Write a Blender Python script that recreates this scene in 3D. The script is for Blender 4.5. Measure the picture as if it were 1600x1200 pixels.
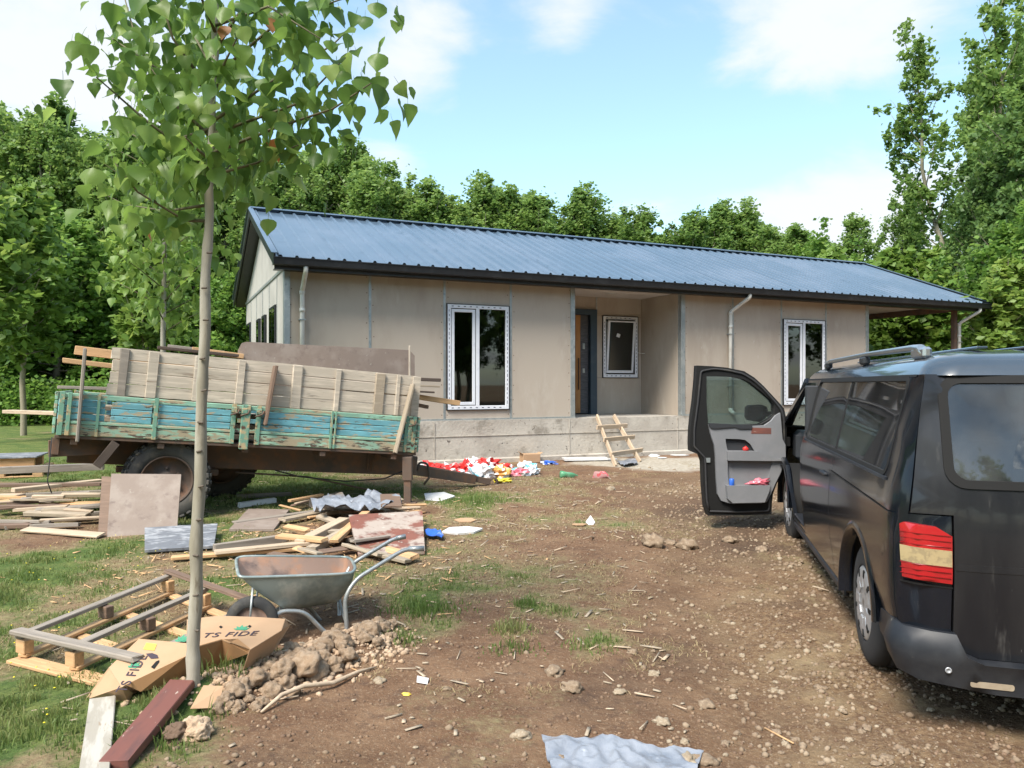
import bpy, bmesh, math, random
import numpy as np
from mathutils import Vector, Matrix, noise as mnoise
from mathutils.geometry import delaunay_2d_cdt
R=math.radians; rnd=random.Random(7); rs=np.random.RandomState(11)
scene=bpy.context.scene
for o in list(bpy.data.objects): bpy.data.objects.remove(o)
# ---------------------------------------------------------------- camera, light, exposure
CAMZ=1.62; F=1200.0
cam=bpy.data.cameras.new('camera'); camo=bpy.data.objects.new('camera',cam); scene.collection.objects.link(camo)
camo.location=(0,0,CAMZ); camo.rotation_euler=(R(90),0,0)
cam.sensor_width=36; cam.lens=36*F/1600; cam.clip_end=6000; cam.clip_start=0.05
scene.camera=camo
SUN_EL,SUN_AZ=52,215      # azimuth from +Y clockwise: behind the camera, a little to the left
world=bpy.data.worlds.new('World'); scene.world=world; world.use_nodes=True
nt=world.node_tree; N=nt.nodes; L=nt.links; N.clear()
def wn(t,**k):
    n=N.new(t)
    for a,b in k.items(): setattr(n,a,b)
    return n
def wmath(op,a,b=None,c=None,clamp=False):
    n=wn('ShaderNodeMath',operation=op); n.use_clamp=clamp
    for i,v in enumerate((a,b,c)):
        if v is None: continue
        if isinstance(v,(int,float)): n.inputs[i].default_value=v
        else: L.new(v,n.inputs[i])
    return n.outputs[0]
sky=wn('ShaderNodeTexSky',sky_type='NISHITA'); sky.sun_disc=False
sky.sun_elevation=R(SUN_EL); sky.sun_rotation=R(SUN_AZ); sky.altitude=50; sky.air_density=1.0; sky.dust_density=1.0; sky.ozone_density=2.2
tc=wn('ShaderNodeTexCoord'); sep=wn('ShaderNodeSeparateXYZ'); L.new(tc.outputs['Generated'],sep.inputs[0])
zz=wmath('ADD',wmath('MAXIMUM',sep.outputs[2],0.0),0.22)
cmb=wn('ShaderNodeCombineXYZ'); L.new(wmath('DIVIDE',sep.outputs[0],zz),cmb.inputs[0]); L.new(wmath('DIVIDE',sep.outputs[1],zz),cmb.inputs[1])
cn=wn('ShaderNodeTexNoise'); L.new(cmb.outputs[0],cn.inputs['Vector']); cn.inputs['Scale'].default_value=2.6; cn.inputs['Detail'].default_value=9; cn.inputs['Roughness'].default_value=0.56; cn.inputs['Distortion'].default_value=0.35
acc=cn.outputs[0]
def blob(px,py,amp,wx,wy):
    global acc
    d=Vector(((px-800)/F,1,(600-py)/F)).normalized()
    # gaussian in direction space, wider sideways than tall
    dx=wmath('DIVIDE',wmath('SUBTRACT',sep.outputs[0],d.x),wx); dz=wmath('DIVIDE',wmath('SUBTRACT',sep.outputs[2],d.z),wy)
    dy=wmath('DIVIDE',wmath('SUBTRACT',sep.outputs[1],d.y),0.6)
    q=wmath('ADD',wmath('ADD',wmath('MULTIPLY',dx,dx),wmath('MULTIPLY',dz,dz)),wmath('MULTIPLY',dy,dy))
    g=wmath('MULTIPLY',wmath('EXPONENT',wmath('MULTIPLY',q,-1.0)),amp)
    acc=wmath('ADD',acc,g)
for b in [(40,60,.20,.16,.10),(120,150,.14,.10,.05),(650,70,.24,.06,.08),(890,20,.24,.05,.05),(720,170,.12,.05,.03),(1250,70,.20,.15,.055),(1180,90,.08,.08,.04),(1290,320,.24,.15,.05),(1430,110,.12,.08,.07),(590,240,.14,.08,.04),(1420,350,.15,.1,.05),
          (900,190,-.30,.22,.09),(1160,220,-.22,.16,.05),(1500,230,-.12,.1,.05),(780,250,-.1,.1,.1),(460,100,-.05,.1,.1),(250,30,-.12,.06,.05)]: blob(*b)
mr=wn('ShaderNodeMapRange',interpolation_type='SMOOTHSTEP'); L.new(acc,mr.inputs[0]); mr.inputs[1].default_value=.44; mr.inputs[2].default_value=.74
mix=wn('ShaderNodeMix',data_type='RGBA'); L.new(wmath('MULTIPLY',mr.outputs[0],.93),mix.inputs[0])
tint=wn('ShaderNodeMix',data_type='RGBA',blend_type='MULTIPLY'); tint.inputs[0].default_value=1
L.new(sky.outputs[0],tint.inputs[6]); tint.inputs[7].default_value=(.98,1.03,.97,1)
pale=wn('ShaderNodeMix',data_type='RGBA',blend_type='ADD'); pale.inputs[0].default_value=1; L.new(tint.outputs[2],pale.inputs[6]); pale.inputs[7].default_value=(.45,.60,.45,1)
L.new(pale.outputs[2],mix.inputs[6]); mix.inputs[7].default_value=(3.45,3.55,3.75,1)
bg=wn('ShaderNodeBackground'); L.new(mix.outputs[2],bg.inputs[0]); bg.inputs[1].default_value=0.128
out=wn('ShaderNodeOutputWorld'); L.new(bg.outputs[0],out.inputs[0])
sl=bpy.data.lights.new('sun','SUN'); sl.energy=3.1; sl.angle=R(24); sl.color=(1,.93,.83)
so=bpy.data.objects.new('sun',sl); scene.collection.objects.link(so)
sd=Vector((math.sin(R(SUN_AZ))*math.cos(R(SUN_EL)),math.cos(R(SUN_AZ))*math.cos(R(SUN_EL)),math.sin(R(SUN_EL))))
so.rotation_euler=sd.to_track_quat('Z','Y').to_euler()
scene.view_settings.view_transform='Standard'; scene.view_settings.look='None'; scene.view_settings.gamma=1; scene.view_settings.exposure=1.18
try: scene.view_settings.use_curve_mapping=False
except Exception: pass
scene.render.engine='CYCLES'
scene.cycles.max_bounces=8; scene.cycles.transparent_max_bounces=12; scene.cycles.sample_clamp_indirect=6
# ---------------------------------------------------------------- noise and ground height
def _h(ix,iy,s):
    n=(ix.astype(np.int64)*374761393+iy.astype(np.int64)*668265263+s*974634777)&0xffffffff
    n=((n^(n>>13))*1274126177)&0xffffffff
    return ((n^(n>>16))&0xffff)/65535.0
def vn(x,y,s=0):
    x=np.asarray(x,float); y=np.asarray(y,float); ix=np.floor(x); iy=np.floor(y); fx=x-ix; fy=y-iy
    fx=fx*fx*(3-2*fx); fy=fy*fy*(3-2*fy)
    a=_h(ix,iy,s); b=_h(ix+1,iy,s); c=_h(ix,iy+1,s); d=_h(ix+1,iy+1,s)
    return (a+(b-a)*fx)*(1-fy)+(c+(d-c)*fx)*fy
def fbm(x,y,s=0,o=4):
    t=0;a=.5;n=0
    for i in range(o): t=t+a*vn(x*2**i,y*2**i,s+i*7); n+=a; a*=.5
    return t/n
def sst(a,b,x): t=np.clip((x-a)/(b-a),0,1); return t*t*(3-2*t)
def segd(x,y,a,b):
    ax,ay=a; bx,by=b; vx,vy=bx-ax,by-ay; t=np.clip(((x-ax)*vx+(y-ay)*vy)/(vx*vx+vy*vy),0,1)
    return np.hypot(x-ax-t*vx,y-ay-t*vy),t
HEAP=((-1.62,3.95),(-.86,4.85))
def gh(x,y):
    x=np.asarray(x,float); y=np.asarray(y,float)
    z=.14*sst(3.5,13,y)
    amp=sst(60,14,y)
    z=z+amp*.05*(fbm(x*.9,y*.9,3)-.5)+amp*.022*(fbm(x*4,y*4,9)-.5)
    tr=sst(.2,1.6,x-.12*y)*sst(13,9,y)
    z=z+tr*(.05*(fbm(x*6,y*6,21,3)-.5)+.03*np.abs(fbm(x*13,y*13,23,3)-.5))
    # wheel ruts beside the van
    z=z-.03*np.exp(-((x-(.9+.1*y))/.28)**2)*sst(11,6,y)
    d,t=segd(x,y,*HEAP); z=z+.085*np.exp(-(d/.2)**2)*(.6+.8*fbm(x*6,y*6,31))
    d2,_=segd(x,y,(-2.0,3.6),(-1.5,3.9)); z=z+.03*np.exp(-(d2/.22)**2)
    return z
def g1(x,y): return float(gh(x,y))
def at(px,py,Y): return Vector(((px-800)/F*Y,Y,CAMZ-(py-600)/F*Y))
def pz(px,py,z):   # point at height z seen at that pixel (z is a height above zero)
    Y=F*(CAMZ-z)/(py-600); return Vector(((px-800)/F*Y,Y,z))
def gnd(px,py,lift=0):
    z=0.0
    for _ in range(6):
        p=pz(px,py,z+lift); z=g1(p.x,p.y)
    return p
# ---------------------------------------------------------------- object helpers
FR=[Matrix.Identity(4)]
def wmat(o):
    m=o.matrix_basis.copy()
    return m if not o.parent else wmat(o.parent)@o.matrix_parent_inverse@m
def link(o,parent=None,mw=None):
    scene.collection.objects.link(o)
    mw=FR[0]@(mw or Matrix.Identity(4))
    o.matrix_basis=mw
    if parent: o.parent=parent; o.matrix_parent_inverse=wmat(parent).inverted()
    return o
def tag(o,label=None,cat=None,group=None,kind=None):
    if label: o['label']=label
    if cat: o['category']=cat
    if group: o['group']=group
    if kind: o['kind']=kind
    return o
def thing(name,label,cat,loc,group=None):
    o=bpy.data.objects.new(name,None); o.empty_display_size=.1
    link(o,None,Matrix.Translation(Vector(loc))); return tag(o,label,cat,group)
def mk(name,vs,fs,mat,parent=None,smooth=False,mw=None,mats=None,mi=None):
    me=bpy.data.meshes.new(name); me.from_pydata([tuple(v) for v in vs],[],[tuple(f) for f in fs])
    for m in (mats or [mat]): me.materials.append(m)
    if mi is not None: me.polygons.foreach_set('material_index',mi)
    if smooth: me.polygons.foreach_set('use_smooth',[True]*len(me.polygons))
    me.update(); o=bpy.data.objects.new(name,me); return link(o,parent,mw)
def mkd(name,me,parent=None,mw=None):
    return link(bpy.data.objects.new(name,me),parent,mw)
def np_mesh(name,V,Fc,mat,smooth=False,attr=None):
    """fast mesh from numpy; Fc (n,k) array"""
    me=bpy.data.meshes.new(name); n,k=Fc.shape
    me.vertices.add(len(V)); me.vertices.foreach_set('co',np.asarray(V,np.float32).ravel())
    me.loops.add(n*k); me.loops.foreach_set('vertex_index',Fc.astype(np.int32).ravel())
    me.polygons.add(n); me.polygons.foreach_set('loop_start',np.arange(0,n*k,k,dtype=np.int32))
    me.polygons.foreach_set('loop_total',np.full(n,k,np.int32))
    if smooth: me.polygons.foreach_set('use_smooth',np.ones(n,bool))
    me.materials.append(mat); me.update(calc_edges=True)
    if attr:
        for an,(dom,val) in attr.items():
            a=me.attributes.new(an,'FLOAT',dom); a.data.foreach_set('value',np.asarray(val,np.float32))
    return me
_bc={}
def boxmesh(sx,sy,sz,mat,bev=.004,wob=0):
    key=(round(sx,3),round(sy,3),round(sz,3),mat.name,bev,wob)
    if key in _bc and not wob: return _bc[key]
    bm=bmesh.new(); bmesh.ops.create_cube(bm,size=1)
    for v in bm.verts: v.co=Vector((v.co.x*sx,v.co.y*sy,v.co.z*sz))
    if bev>0:
        b=min(bev,.3*min(sx,sy,sz)); bmesh.ops.bevel(bm,geom=bm.edges[:],offset=b,segments=1,affect='EDGES')
    if wob:
        for v in bm.verts: v.co+=Vector((rnd.uniform(-1,1)*wob*2,rnd.uniform(-1,1)*wob,rnd.uniform(-1,1)*wob*.5))
    me=bpy.data.meshes.new('box'); bm.to_mesh(me); bm.free(); me.materials.append(mat); _bc[key]=me; return me
def box(name,x0,x1,y0,y1,z0,z1,mat,parent=None,bev=.004,wob=0):
    me=boxmesh(abs(x1-x0),abs(y1-y0),abs(z1-z0),mat,bev,wob)
    return mkd(name,me,parent,Matrix.Translation(((x0+x1)/2,(y0+y1)/2,(z0+z1)/2)))
def beam(name,p0,p1,w,h,mat,parent=None,roll=0,bev=.004,wob=0,up=(0,0,1)):
    p0=Vector(p0);p1=Vector(p1); d=(p1-p0); Ln=d.length; d.normalize(); u=Vector(up)
    if abs(d.dot(u))>.98: u=Vector((0,1,0))
    s=u.cross(d).normalized(); t=d.cross(s)
    m=Matrix((d,s,t)).transposed().to_4x4(); m=Matrix.Translation((p0+p1)/2)@m@Matrix.Rotation(roll,4,'X')
    return mkd(name,boxmesh(Ln,w,h,mat,bev,wob),parent,m)
def tubegeo(pts,rad,n=8,cap=True):
    pts=[Vector(p) for p in pts]; k=len(pts)
    if not hasattr(rad,'__len__'): rad=[rad]*k
    vs=[];fs=[]; prev=None
    for i,p in enumerate(pts):
        d=(pts[min(i+1,k-1)]-pts[max(i-1,0)]).normalized()
        if prev is None: a=Vector((0,0,1)) if abs(d.z)<.9 else Vector((1,0,0)); s=d.cross(a).normalized()
        else: s=(prev-d*prev.dot(d)).normalized()
        prev=s; t=d.cross(s)
        for j in range(n):
            an=2*math.pi*j/n; vs.append(p+(s*math.cos(an)+t*math.sin(an))*rad[i])
    for i in range(k-1):
        for j in range(n): fs.append((i*n+j,i*n+(j+1)%n,(i+1)*n+(j+1)%n,(i+1)*n+j))
    if cap: fs.append(tuple(range(n-1,-1,-1))); fs.append(tuple(range((k-1)*n,k*n)))
    return vs,fs
def tube(name,pts,rad,mat,parent=None,n=8,smooth=True,bend=0):
    pts=[Vector(p) for p in pts]
    if bend:   # round the corners
        q=[pts[0]]
        for i in range(1,len(pts)-1):
            a=pts[i-1];b=pts[i];c=pts[i+1]; l=min(bend,(a-b).length*.45,(c-b).length*.45)
            p0=b+(a-b).normalized()*l; p2=b+(c-b).normalized()*l
            for t in (0,.25,.5,.75,1): q.append(p0*(1-t)**2+b*2*t*(1-t)+p2*t*t)
        q.append(pts[-1]); pts=q
    vs,fs=tubegeo(pts,rad,n); return mk(name,vs,fs,mat,parent,smooth)
def lathe(name,prof,mat,parent=None,n=32,mw=None,smooth=True,axis='X'):
    """prof: list of (a,r), revolved about X"""
    vs=[];fs=[];k=len(prof)
    for j in range(n):
        an=2*math.pi*j/n
        for a,r in prof: vs.append((a,r*math.cos(an),r*math.sin(an)))
    for j in range(n):
        for i in range(k-1): fs.append((j*k+i,j*k+i+1,((j+1)%n)*k+i+1,((j+1)%n)*k+i))
    return mk(name,vs,fs,mat,parent,smooth,mw)
def inpoly(x,y,P):
    c=False;n=len(P);j=n-1
    for i in range(n):
        xi,yi=P[i];xj,yj=P[j]
        if (yi>y)!=(yj>y) and x<(xj-xi)*(y-yi)/(yj-yi)+xi: c=not c
        j=i
    return c
def dens(P,step):
    o=[]
    for i in range(len(P)):
        a=P[i];b=P[(i+1)%len(P)]; l=math.hypot(b[0]-a[0],b[1]-a[1]); n=max(1,int(l/step))
        for k in range(n): o.append((a[0]+(b[0]-a[0])*k/n,a[1]+(b[1]-a[1])*k/n))
    return o
def tri2d(outer,holes=(),step=.15):
    outer=dens(outer,step); holes=[dens(h,step) for h in holes]
    V=[];E=[]
    for P in [outer]+holes:
        b=len(V); V+= [Vector(p) for p in P]; E+=[(b+i,b+(i+1)%len(P)) for i in range(len(P))]
    xs=[p[0] for p in outer];ys=[p[1] for p in outer]
    x=min(xs)+step*.5
    def near(x,y):
        for v in V0:
            if abs(v.x-x)<step*.4 and abs(v.y-y)<step*.4: return True
        return False
    V0=list(V)
    while x<max(xs):
        y=min(ys)+step*.5
        while y<max(ys):
            if inpoly(x,y,outer) and not any(inpoly(x,y,h) for h in holes) and not near(x,y): V.append(Vector((x,y)))
            y+=step
        x+=step
    r=delaunay_2d_cdt(V,E,[],0,1e-5); vv=r[0]; T=[]
    for f in r[2]:
        cx=sum(vv[i].x for i in f)/3; cy=sum(vv[i].y for i in f)/3
        if inpoly(cx,cy,outer) and not any(inpoly(cx,cy,h) for h in holes): T.append(tuple(f))
    return [(v.x,v.y) for v in vv],T
def sheet(name,outer,holes,mapf,mapb,mat,parent=None,step=.15,smooth=True,mw=None):
    """2D outline with holes -> solid sheet; mapf/mapb give the front and back positions"""
    v,T=tri2d(outer,holes,step); n=len(v)
    vs=[mapf(*p) for p in v]; fs=list(T)
    if mapb:
        vs+=[mapb(*p) for p in v]; fs+=[(c+n,b+n,a+n) for a,b,c in T]
        ed={}
        for t in T:
            for a,b in ((t[0],t[1]),(t[1],t[2]),(t[2],t[0])): ed[(a,b)]=1
        for (a,b) in ed:
            if (b,a) not in ed: fs.append((b,a,a+n,b+n))
    o=mk(name,vs,fs,mat,parent,False,mw)
    me=o.data
    if smooth:
        nT=len(T)*(2 if mapb else 1)
        me.polygons.foreach_set('use_smooth',[i<nT for i in range(len(me.polygons))])
    if smooth and mapb:
        # split rim from faces so that smooth normals stay clean
        bm=bmesh.new(); bm.from_mesh(me); bm.normal_update()
        es=[e for e in bm.edges if len(e.link_faces)==2 and e.link_faces[0].smooth!=e.link_faces[1].smooth]
        bmesh.ops.split_edges(bm,edges=es); bm.to_mesh(me); bm.free()
    return o
def rrect(x0,x1,y0,y1,r,n=5):
    P=[]
    for cx,cy,a in ((x1-r,y1-r,0),(x0+r,y1-r,90),(x0+r,y0+r,180),(x1-r,y0+r,270)):
        for k in range(n+1):
            an=R(a+90*k/n); P.append((cx+r*math.cos(an),cy+r*math.sin(an)))
    return P
def text_mesh(name,s,size,mat,parent,mw,ext=.0006,shear=0,cx=True,spacing=1):
    cu=bpy.data.curves.new(name,'FONT'); cu.body=s; cu.size=size; cu.extrude=ext; cu.shear=shear; cu.space_character=spacing
    if cx: cu.align_x='CENTER'
    to=bpy.data.objects.new('t',cu); me=bpy.data.meshes.new_from_object(to); bpy.data.objects.remove(to)
    me.materials.clear(); me.materials.append(mat); return mkd(name,me,parent,mw)
_ico=[]
def ico(sub):
    bm=bmesh.new(); bmesh.ops.create_icosphere(bm,subdivisions=sub,radius=1)
    V=np.array([v.co[:] for v in bm.verts]); Fc=np.array([[v.index for v in f.verts] for f in bm.faces]); bm.free(); return V,Fc
ICO1,ICO2,ICO3,ICO4=ico(1),ico(2),ico(3),ico(5)
def lump(base,size,seed,amp=.35,fr=1.4,flat=False):
    V,Fc=base; o=np.empty_like(V)
    for i,v in enumerate(V):
        p=Vector(v); k=1+amp*mnoise.fractal(p*fr+Vector((seed*3.1,seed*1.7,0)),.9,2.1,4)
        o[i]=p*k
    o=o*np.array(size)
    return o,Fc
# ---------------------------------------------------------------- materials
MT={}
def M(name,base,layers=(),rough=.7,metal=0,coat=0,spec=.5,bump=None,stretch=(1,1,1),alpha=1,coord='Object',rr=None,trans=0,ior=1.45,random=True,sheen=0,bump2=None):
    """layers: (colour, noise scale, lo, hi[, detail]) mixed over the base one after another"""
    m=bpy.data.materials.new(name); m.use_nodes=True; t=m.node_tree; b=t.nodes['Principled BSDF']; ln=t.links
    tc=t.nodes.new('ShaderNodeTexCoord'); mp=t.nodes.new('ShaderNodeMapping'); mp.inputs['Scale'].default_value=stretch
    ln.new(tc.outputs[coord],mp.inputs[0])
    if random:
        oi=t.nodes.new('ShaderNodeObjectInfo'); mu=t.nodes.new('ShaderNodeMath'); mu.operation='MULTIPLY'; mu.inputs[1].default_value=37.0
        ln.new(oi.outputs['Random'],mu.inputs[0]); ln.new(mu.outputs[0],mp.inputs['Location'])
    vec=mp.outputs[0]
    def col(c): return tuple(c)+(1,)
    cur=None
    for i,l in enumerate(layers):
        nz=t.nodes.new('ShaderNodeTexNoise'); nz.inputs['Scale'].default_value=l[1]; nz.inputs['Detail'].default_value=l[4] if len(l)>4 else 5
        nz.inputs['Roughness'].default_value=.62
        ad=t.nodes.new('ShaderNodeVectorMath'); ad.operation='ADD'; ad.inputs[1].default_value=(i*5.3,i*2.1,i*9.7); ln.new(vec,ad.inputs[0]); ln.new(ad.outputs[0],nz.inputs['Vector'])
        mr=t.nodes.new('ShaderNodeMapRange'); mr.interpolation_type='SMOOTHSTEP'; mr.inputs[1].default_value=l[2]; mr.inputs[2].default_value=l[3]; ln.new(nz.outputs[0],mr.inputs[0])
        mx=t.nodes.new('ShaderNodeMix'); mx.data_type='RGBA'; ln.new(mr.outputs[0],mx.inputs[0])
        if cur is None: mx.inputs[6].default_value=col(base)
        else: ln.new(cur,mx.inputs[6])
        mx.inputs[7].default_value=col(l[0]); cur=mx.outputs[2]
    if cur is None: b.inputs['Base Color'].default_value=col(base)
    else: ln.new(cur,b.inputs['Base Color'])
    b.inputs['Roughness'].default_value=rough; b.inputs['Metallic'].default_value=metal; b.inputs['Coat Weight'].default_value=coat; b.inputs['Coat Roughness'].default_value=.06
    b.inputs['Specular IOR Level'].default_value=spec; b.inputs['Alpha'].default_value=alpha; b.inputs['IOR'].default_value=ior
    b.inputs['Transmission Weight'].default_value=trans
    if rr:
        nz=t.nodes.new('ShaderNodeTexNoise'); nz.inputs['Scale'].default_value=rr[0]; nz.inputs['Detail'].default_value=4; ln.new(vec,nz.inputs['Vector'])
        mr=t.nodes.new('ShaderNodeMapRange'); mr.inputs[1].default_value=.35; mr.inputs[2].default_value=.65; mr.inputs[3].default_value=rr[1]; mr.inputs[4].default_value=rr[2]
        ln.new(nz.outputs[0],mr.inputs[0]); ln.new(mr.outputs[0],b.inputs['Roughness'])
    nrm=None
    for bp in (bump,bump2):
        if bp:
            nz=t.nodes.new('ShaderNodeTexNoise'); nz.inputs['Scale'].default_value=bp[0]; nz.inputs['Detail'].default_value=6; nz.inputs['Roughness'].default_value=.6; ln.new(vec,nz.inputs['Vector'])
            bu=t.nodes.new('ShaderNodeBump'); bu.inputs['Strength'].default_value=bp[1]; bu.inputs['Distance'].default_value=bp[2]; ln.new(nz.outputs[0],bu.inputs['Height'])
            if nrm: ln.new(nrm,bu.inputs['Normal'])
            nrm=bu.outputs[0]
    if nrm: ln.new(nrm,b.inputs['Normal'])
    MT[name]=m; return m
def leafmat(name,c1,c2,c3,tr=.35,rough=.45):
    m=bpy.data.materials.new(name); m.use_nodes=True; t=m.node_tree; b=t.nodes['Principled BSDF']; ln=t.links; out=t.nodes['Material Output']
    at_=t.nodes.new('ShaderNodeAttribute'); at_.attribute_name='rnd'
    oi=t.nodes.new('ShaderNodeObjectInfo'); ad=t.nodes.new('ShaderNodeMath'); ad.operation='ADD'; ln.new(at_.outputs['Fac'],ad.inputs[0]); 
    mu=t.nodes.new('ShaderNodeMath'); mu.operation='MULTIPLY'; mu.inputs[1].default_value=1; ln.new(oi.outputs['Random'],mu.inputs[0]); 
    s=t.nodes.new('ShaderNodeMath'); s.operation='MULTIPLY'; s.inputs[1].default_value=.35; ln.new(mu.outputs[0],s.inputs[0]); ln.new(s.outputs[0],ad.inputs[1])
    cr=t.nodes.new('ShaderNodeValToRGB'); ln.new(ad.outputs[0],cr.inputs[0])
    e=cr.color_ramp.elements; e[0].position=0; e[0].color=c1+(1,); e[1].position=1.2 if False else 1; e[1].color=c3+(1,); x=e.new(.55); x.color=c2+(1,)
    ln.new(cr.outputs[0],b.inputs['Base Color']); b.inputs['Roughness'].default_value=rough; b.inputs['Specular IOR Level'].default_value=.35
    tl=t.nodes.new('ShaderNodeBsdfTranslucent'); hs=t.nodes.new('ShaderNodeHueSaturation'); hs.inputs['Hue'].default_value=.485; hs.inputs['Value'].default_value=1.5; ln.new(cr.outputs[0],hs.inputs['Color']); ln.new(hs.outputs[0],tl.inputs[0])
    mx=t.nodes.new('ShaderNodeMixShader'); mx.inputs[0].default_value=tr; ln.new(b.outputs[0],mx.inputs[1]); ln.new(tl.outputs[0],mx.inputs[2]); ln.new(mx.outputs[0],out.inputs[0])
    MT[name]=m; return m
def glassmat(name,tint,refl=.12,rough=.02,dirt=None):
    m=bpy.data.materials.new(name); m.use_nodes=True; t=m.node_tree; ln=t.links; t.nodes.remove(t.nodes['Principled BSDF']); out=t.nodes['Material Output']
    tr=t.nodes.new('ShaderNodeBsdfTransparent'); tr.inputs[0].default_value=tint+(1,)
    gl=t.nodes.new('ShaderNodeBsdfGlossy'); gl.inputs['Roughness'].default_value=rough
    fr=t.nodes.new('ShaderNodeFresnel'); fr.inputs[0].default_value=1.55
    ml=t.nodes.new('ShaderNodeMath'); ml.operation='MULTIPLY_ADD'; ml.inputs[1].default_value=1.0; ml.inputs[2].default_value=refl; ml.use_clamp=True; ln.new(fr.outputs[0],ml.inputs[0])
    mx=t.nodes.new('ShaderNodeMixShader'); ln.new(ml.outputs[0],mx.inputs[0]); ln.new(tr.outputs[0],mx.inputs[1]); ln.new(gl.outputs[0],mx.inputs[2]); last=mx.outputs[0]
    if dirt:
        df=t.nodes.new('ShaderNodeBsdfDiffuse'); df.inputs[0].default_value=dirt[0]+(1,)
        tcn=t.nodes.new('ShaderNodeTexCoord'); nz=t.nodes.new('ShaderNodeTexNoise'); nz.inputs['Scale'].default_value=dirt[1]; nz.inputs['Detail'].default_value=6; ln.new(tcn.outputs['Object'],nz.inputs['Vector'])
        mr=t.nodes.new('ShaderNodeMapRange'); mr.inputs[1].default_value=.3; mr.inputs[2].default_value=.7; mr.inputs[3].default_value=dirt[2]; mr.inputs[4].default_value=dirt[3]; ln.new(nz.outputs[0],mr.inputs[0])
        m2=t.nodes.new('ShaderNodeMixShader'); ln.new(mr.outputs[0],m2.inputs[0]); ln.new(last,m2.inputs[1]); ln.new(df.outputs[0],m2.inputs[2]); last=m2.outputs[0]
    ln.new(last,out.inputs[0]); MT[name]=m; return m
M('wall_board',(.43,.37,.305),[((.37,.31,.25),1.4,.42,.68),((.48,.43,.365),2.6,.54,.78),((.27,.225,.18),.9,.64,.8),((.48,.44,.39),14,.66,.76)],.85,bump=(40,.2,.004),stretch=(1,1,.35))
M('wall_pale',(.40,.34,.28),[((.46,.40,.335),1.4,.4,.7)],.85,bump=(40,.12,.004))
M('gable_board',(.40,.385,.35),[((.33,.32,.29),1.2,.4,.7)],.85)
M('zinc',(.34,.37,.37),[((.46,.48,.47),6,.45,.7),((.25,.29,.30),14,.55,.7)],.42,.55)
M('concrete',(.40,.36,.31),[((.49,.45,.39),1.3,.4,.62),((.27,.24,.20),3.2,.54,.72),((.12,.105,.09),11,.64,.70),((.33,.26,.19),.8,.58,.78),((.10,.09,.08),30,.70,.74)],.9,bump=(18,.5,.02),bump2=(90,.4,.005),stretch=(1,1,1))
M('roof_blue',(.105,.158,.22),[((.14,.19,.255),.7,.4,.7),((.085,.13,.18),3,.55,.8)],.32,.25,coat=.25,bump=(60,.03,.001))
M('anthracite',(.018,.020,.023),[((.03,.032,.035),3,.5,.7)],.38)
M('soffit',(.55,.50,.46),[((.5,.44,.39),2,.4,.7)],.8)
M('pvc',(.62,.62,.58),[((.5,.48,.43),3,.5,.75)],.4)
M('tape_white',(.72,.74,.78),[((.62,.64,.70),5,.5,.7)],.35)
M('print_dark',(.06,.07,.12),rough=.5)
M('door_blue',(.035,.06,.085),[((.05,.075,.10),4,.5,.7)],.4)
M('door_slate',(.07,.072,.08),[((.10,.10,.11),6,.45,.6)],.5,stretch=(1,1,8))
M('oak',(.42,.20,.065),[((.33,.14,.04),5,.45,.7)],.45,stretch=(6,6,.7))
M('dark_room',(.02,.02,.02),rough=.9)
M('rust_brown',(.12,.085,.065),[((.17,.095,.06),8,.45,.65),((.08,.068,.06),3,.5,.7)],.85,.1,bump=(30,.3,.004))
glassmat('pane',(.42,.48,.46),.05)
glassmat('tint_glass',(.05,.06,.075),.10,.03,dirt=((.25,.25,.27),3,.02,.08))
glassmat('clear_tint',(.50,.60,.58),.06,.02,dirt=((.3,.3,.3),3,.03,.1))
glassmat('dusty_glass',(.20,.24,.24),.05,.03,dirt=((.24,.25,.25),3.2,.0,.22))
glassmat('wiped_glass',(.05,.05,.05),.05,.03,dirt=((.45,.45,.42),28,.0,.12))
WOODS={}
def wood(n,c,lay=None,rough=.75):
    d=tuple(x*.55 for x in c); l=tuple(min(.8,x*1.3) for x in c)
    return M(n,c,[(l,3.2,.45,.7),(d,6,.56,.74),(tuple(x*.35 for x in c),14,.68,.78)]+(lay or []),rough,stretch=(.8,9,9),bump=(14,.35,.004))
wood('wood_new',(.50,.31,.16)); wood('wood_pale',(.43,.335,.24)); wood('wood_grey',(.25,.215,.18)); wood('wood_weather',(.33,.27,.20))
wood('wood_brown',(.16,.105,.075)); wood('wood_dark',(.085,.062,.05)); wood('wood_board',(.44,.38,.305),[((.22,.165,.12),1.6,.62,.74)])
M('ply_face',(.23,.18,.15),[((.29,.24,.205),3.5,.42,.68),((.15,.11,.095),7,.55,.75),((.36,.33,.29),12,.66,.74)],.75,stretch=(1,1,1),bump=(30,.3,.003))
M('ply_red',(.22,.085,.06),[((.40,.33,.28),2.6,.46,.56),((.14,.06,.045),7,.5,.7),((.5,.46,.40),12,.62,.7)],.6,bump=(25,.2,.003))
M('ply_grey',(.15,.16,.18),[((.34,.35,.37),5,.48,.62),((.08,.08,.09),12,.55,.7)],.6,stretch=(1,3,1))
M('plank_red',(.17,.065,.05),[((.10,.05,.045),3,.45,.7),((.42,.34,.28),9,.66,.72)],.55,stretch=(1,4,4))
M('plank_white',(.33,.30,.25),[((.44,.41,.36),3,.45,.6),((.28,.22,.16),7,.6,.7)],.85,stretch=(1,5,5),bump=(16,.3,.004))
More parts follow.
